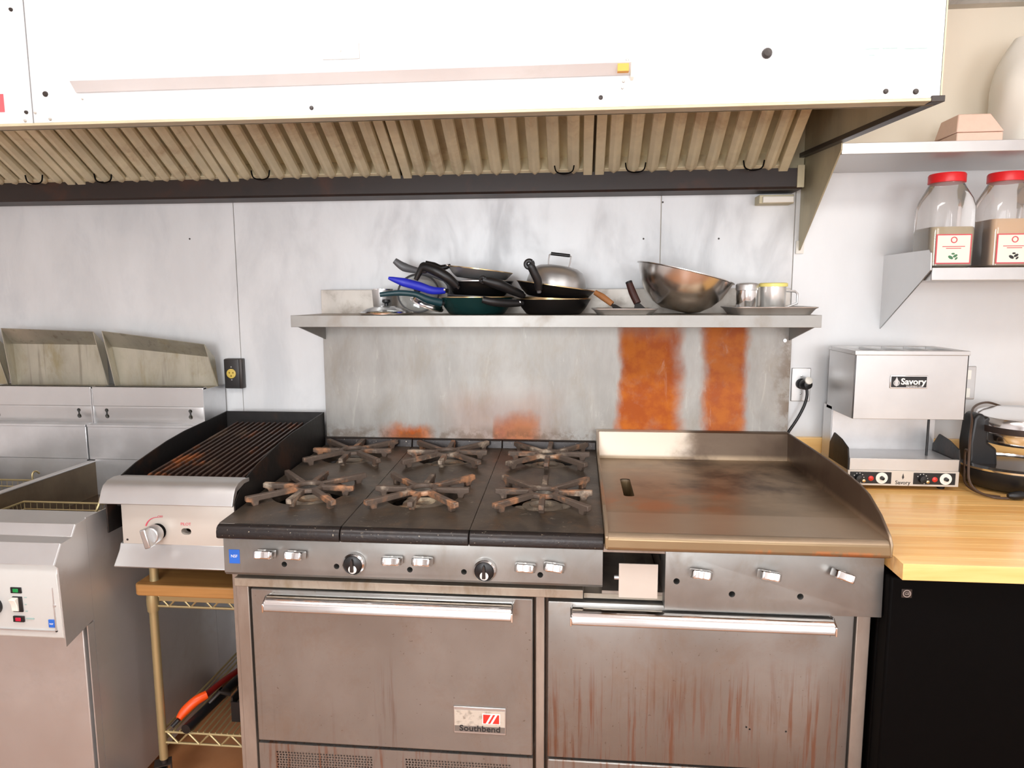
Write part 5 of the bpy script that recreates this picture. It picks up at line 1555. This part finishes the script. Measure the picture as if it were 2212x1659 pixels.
ls = thing('wall_shelf', (2.3, -0.15, 1.44), 'stainless wall shelf with triangular brackets carrying the spice jars', 'shelf')
LX = 1.812
bx('shelf_board', LX + 0.004, 2.95, -0.298, 0.001, 1.470, 1.476, 'clean', ls)
bx('front_edge', LX + 0.004, 2.95, -0.302, -0.297, 1.443, 1.477, 'bright', ls, 0.001)
bx('underside', LX + 0.006, 2.95, -0.292, -0.002, 1.443, 1.470, 'clean', ls)
for x in (LX, 2.85):
    obj('bracket', MB().prism([(0.001, 1.527), (-0.285, 1.527), (-0.296, 1.518), (-0.300, 1.470), (-0.25, 1.440), (0.001, 1.296)], x, x + 0.004), 'clean', ls, 0.0008)


def jar(xc, label, fill, lvl, lab2):
    t = thing('spice_jar', (xc, -0.19, 1.477), label, 'jar', 'spice jars on the wall shelf')
    z0 = 1.477

    def sq(r, z, k):
        return [(xc + x, -0.19 + y, z0 + z) for x, y in rounded(-r, r, -r, r, k, 4)]
    rings = [sq(0.050, 0, 0.016), sq(0.060, 0.008, 0.018), sq(0.061, 0.10, 0.018), sq(0.061, 0.170, 0.020), sq(0.057, 0.195, 0.026), sq(0.047, 0.225, 0.036), sq(0.044, 0.238, 0.0435), sq(0.044, 0.245, 0.0435)]
    n = len(rings[0])
    m = MB()
    m.add([p for r in rings for p in r], [(k * n + i, k * n + (i + 1) % n, (k + 1) * n + (i + 1) % n, (k + 1) * n + i) for k in range(len(rings) - 1) for i in range(n)] + [tuple(reversed(range(n)))])
    obj('jar_body', m, 'jar', t)
    m = MB()
    rr = [sq(0.048, 0.003, 0.015), sq(0.0585, 0.010, 0.017), sq(0.0595, lvl - 0.01, 0.017), sq(0.057, lvl, 0.017)]
    m.add([p for r in rr for p in r], [(k * n + i, k * n + (i + 1) % n, (k + 1) * n + (i + 1) % n, (k + 1) * n + i) for k in range(3) for i in range(n)] + [tuple(reversed(range(n))), tuple(range(3 * n, 4 * n))])
    obj('contents', m, fill, t)
    obj('lid', MB().lathe([(0.044, 0.240), (0.0475, 0.241), (0.0475, 0.262), (0.045, 0.266), (0, 0.266)], 40, (xc, -0.19, z0)), 'red_lid', t)
    yl = -0.19 - 0.0612
    lb = bx('label_sheet', xc - 0.047, xc + 0.047, yl - 0.0008, yl, z0 + 0.012, z0 + 0.094, 'label_red', t)
    bx('label_face', xc - 0.0435, xc + 0.0435, yl - 0.0012, yl - 0.0006, z0 + 0.0155, z0 + 0.0905, 'label', lb)
    obj('label_emblem', MB().lathe([(0.006, 0), (0.009, 0), (0.009, 0.0005), (0.006, 0.0005)], 16, (0, 0, 0), Matrix.Translation((xc, yl - 0.0012, z0 + 0.078)) @ Matrix.Rotation(PI / 2, 4, 'X'), True), 'label_red', lb)
    for (dz, wd) in ((0.060, 0.030), (0.055, 0.020)):
        bx('label_print', xc - wd, xc + wd, yl - 0.0016, yl - 0.001, z0 + dz - 0.0011, z0 + dz + 0.0011, 'label_red', lb)
    for (dx, dz, r) in ((-0.006, 0.030, 0.008), (0.006, 0.034, 0.007), (0.0, 0.040, 0.005), (0.009, 0.027, 0.005)):
        obj('label_leaf', MB().lathe([(r, 0), (0, 0.0005)], 8, (0, 0, 0), Matrix.Translation((xc + dx, yl - 0.0012, z0 + dz)) @ Matrix.Rotation(PI / 2, 4, 'X') @ Matrix.Rotation(dx * 90, 4, 'Z') @ Matrix.Diagonal((1, 0.55, 1, 1))), 'green_ink' if fill == 'herb' else 'ink_dark', lb)
    return t


jar(1.892, 'square spice jar with red lid, green herbs printed on its label', 'herb', 0.115, 0)
jar(2.052, 'square spice jar with red lid nearly full of tan ground spice', 'spice', 0.135, 0)

# things on the upper shelf
pk = thing('food_carton', (1.938, -0.19, 1.811), 'pink patterned carton with sloping lid on the top shelf', 'carton')
ZU = 1.811
m = MB()
vs = [(1.880, -0.25, ZU), (2.000, -0.25, ZU), (2.000, -0.13, ZU), (1.880, -0.13, ZU), (1.880, -0.25, ZU + 0.033), (2.000, -0.25, ZU + 0.033), (2.000, -0.13, ZU + 0.033), (1.880, -0.13, ZU + 0.033)]
m.add(vs, [(3, 2, 1, 0), (4, 5, 6, 7), (0, 1, 5, 4), (1, 2, 6, 5), (2, 3, 7, 6), (3, 0, 4, 7)])
obj('carton_base', m, 'pink', pk, 0.003)
m = MB()
vs = [(1.878, -0.252, ZU + 0.034), (2.002, -0.252, ZU + 0.034), (2.002, -0.128, ZU + 0.034), (1.878, -0.128, ZU + 0.034), (1.888, -0.235, ZU + 0.085), (1.972, -0.235, ZU + 0.085), (1.972, -0.14, ZU + 0.085), (1.888, -0.14, ZU + 0.085)]
m.add(vs, [(3, 2, 1, 0), (4, 5, 6, 7), (0, 1, 5, 4), (1, 2, 6, 5), (2, 3, 7, 6), (3, 0, 4, 7)])
obj('carton_lid', m, 'pink', pk, 0.003)
# big pale sack
sk_ = thing('flour_sack', (2.17, -0.17, ZU), 'bulging white sack standing on the top shelf', 'sack')
m = MB()
R_, S_ = 16, 28
vs = []
for i in range(R_ + 1):
    t_ = i / R_
    z = ZU + 0.001 + 0.30 * t_
    w_ = 0.150 * (1 - 0.10 * (1 - t_) ** 6) * (1 - 0.55 * max(0, t_ - 0.55) ** 1.6 * 2.0)
    d_ = 0.105 * (1 - 0.25 * abs(t_ - 0.35)) * (1 - 0.75 * max(0, t_ - 0.6) * 1.9)
    for k in range(S_):
        a = 2 * PI * k / S_
        f = 1 + 0.03 * math.sin(3 * a + 6 * t_) + 0.02 * math.sin(7 * a - 9 * t_)
        ca, sa = math.cos(a), math.sin(a)
        vs.append((2.165 + w_ * f * math.copysign(abs(ca) ** 0.7, ca), -0.165 + d_ * f * math.copysign(abs(sa) ** 0.8, sa), z))
fs = [(i * S_ + k, i * S_ + (k + 1) % S_, (i + 1) * S_ + (k + 1) % S_, (i + 1) * S_ + k) for i in range(R_) for k in range(S_)] + [tuple(reversed(range(S_))), tuple(range(R_ * S_, (R_ + 1) * S_))]
m.add(vs, fs)
obj('bag', m, 'white_plastic', sk_)
obj('folded_top', MB().box(2.10, 2.23, -0.185, -0.150, ZU + 0.29, ZU + 0.318), 'white_plastic', sk_, 0.006, 3)
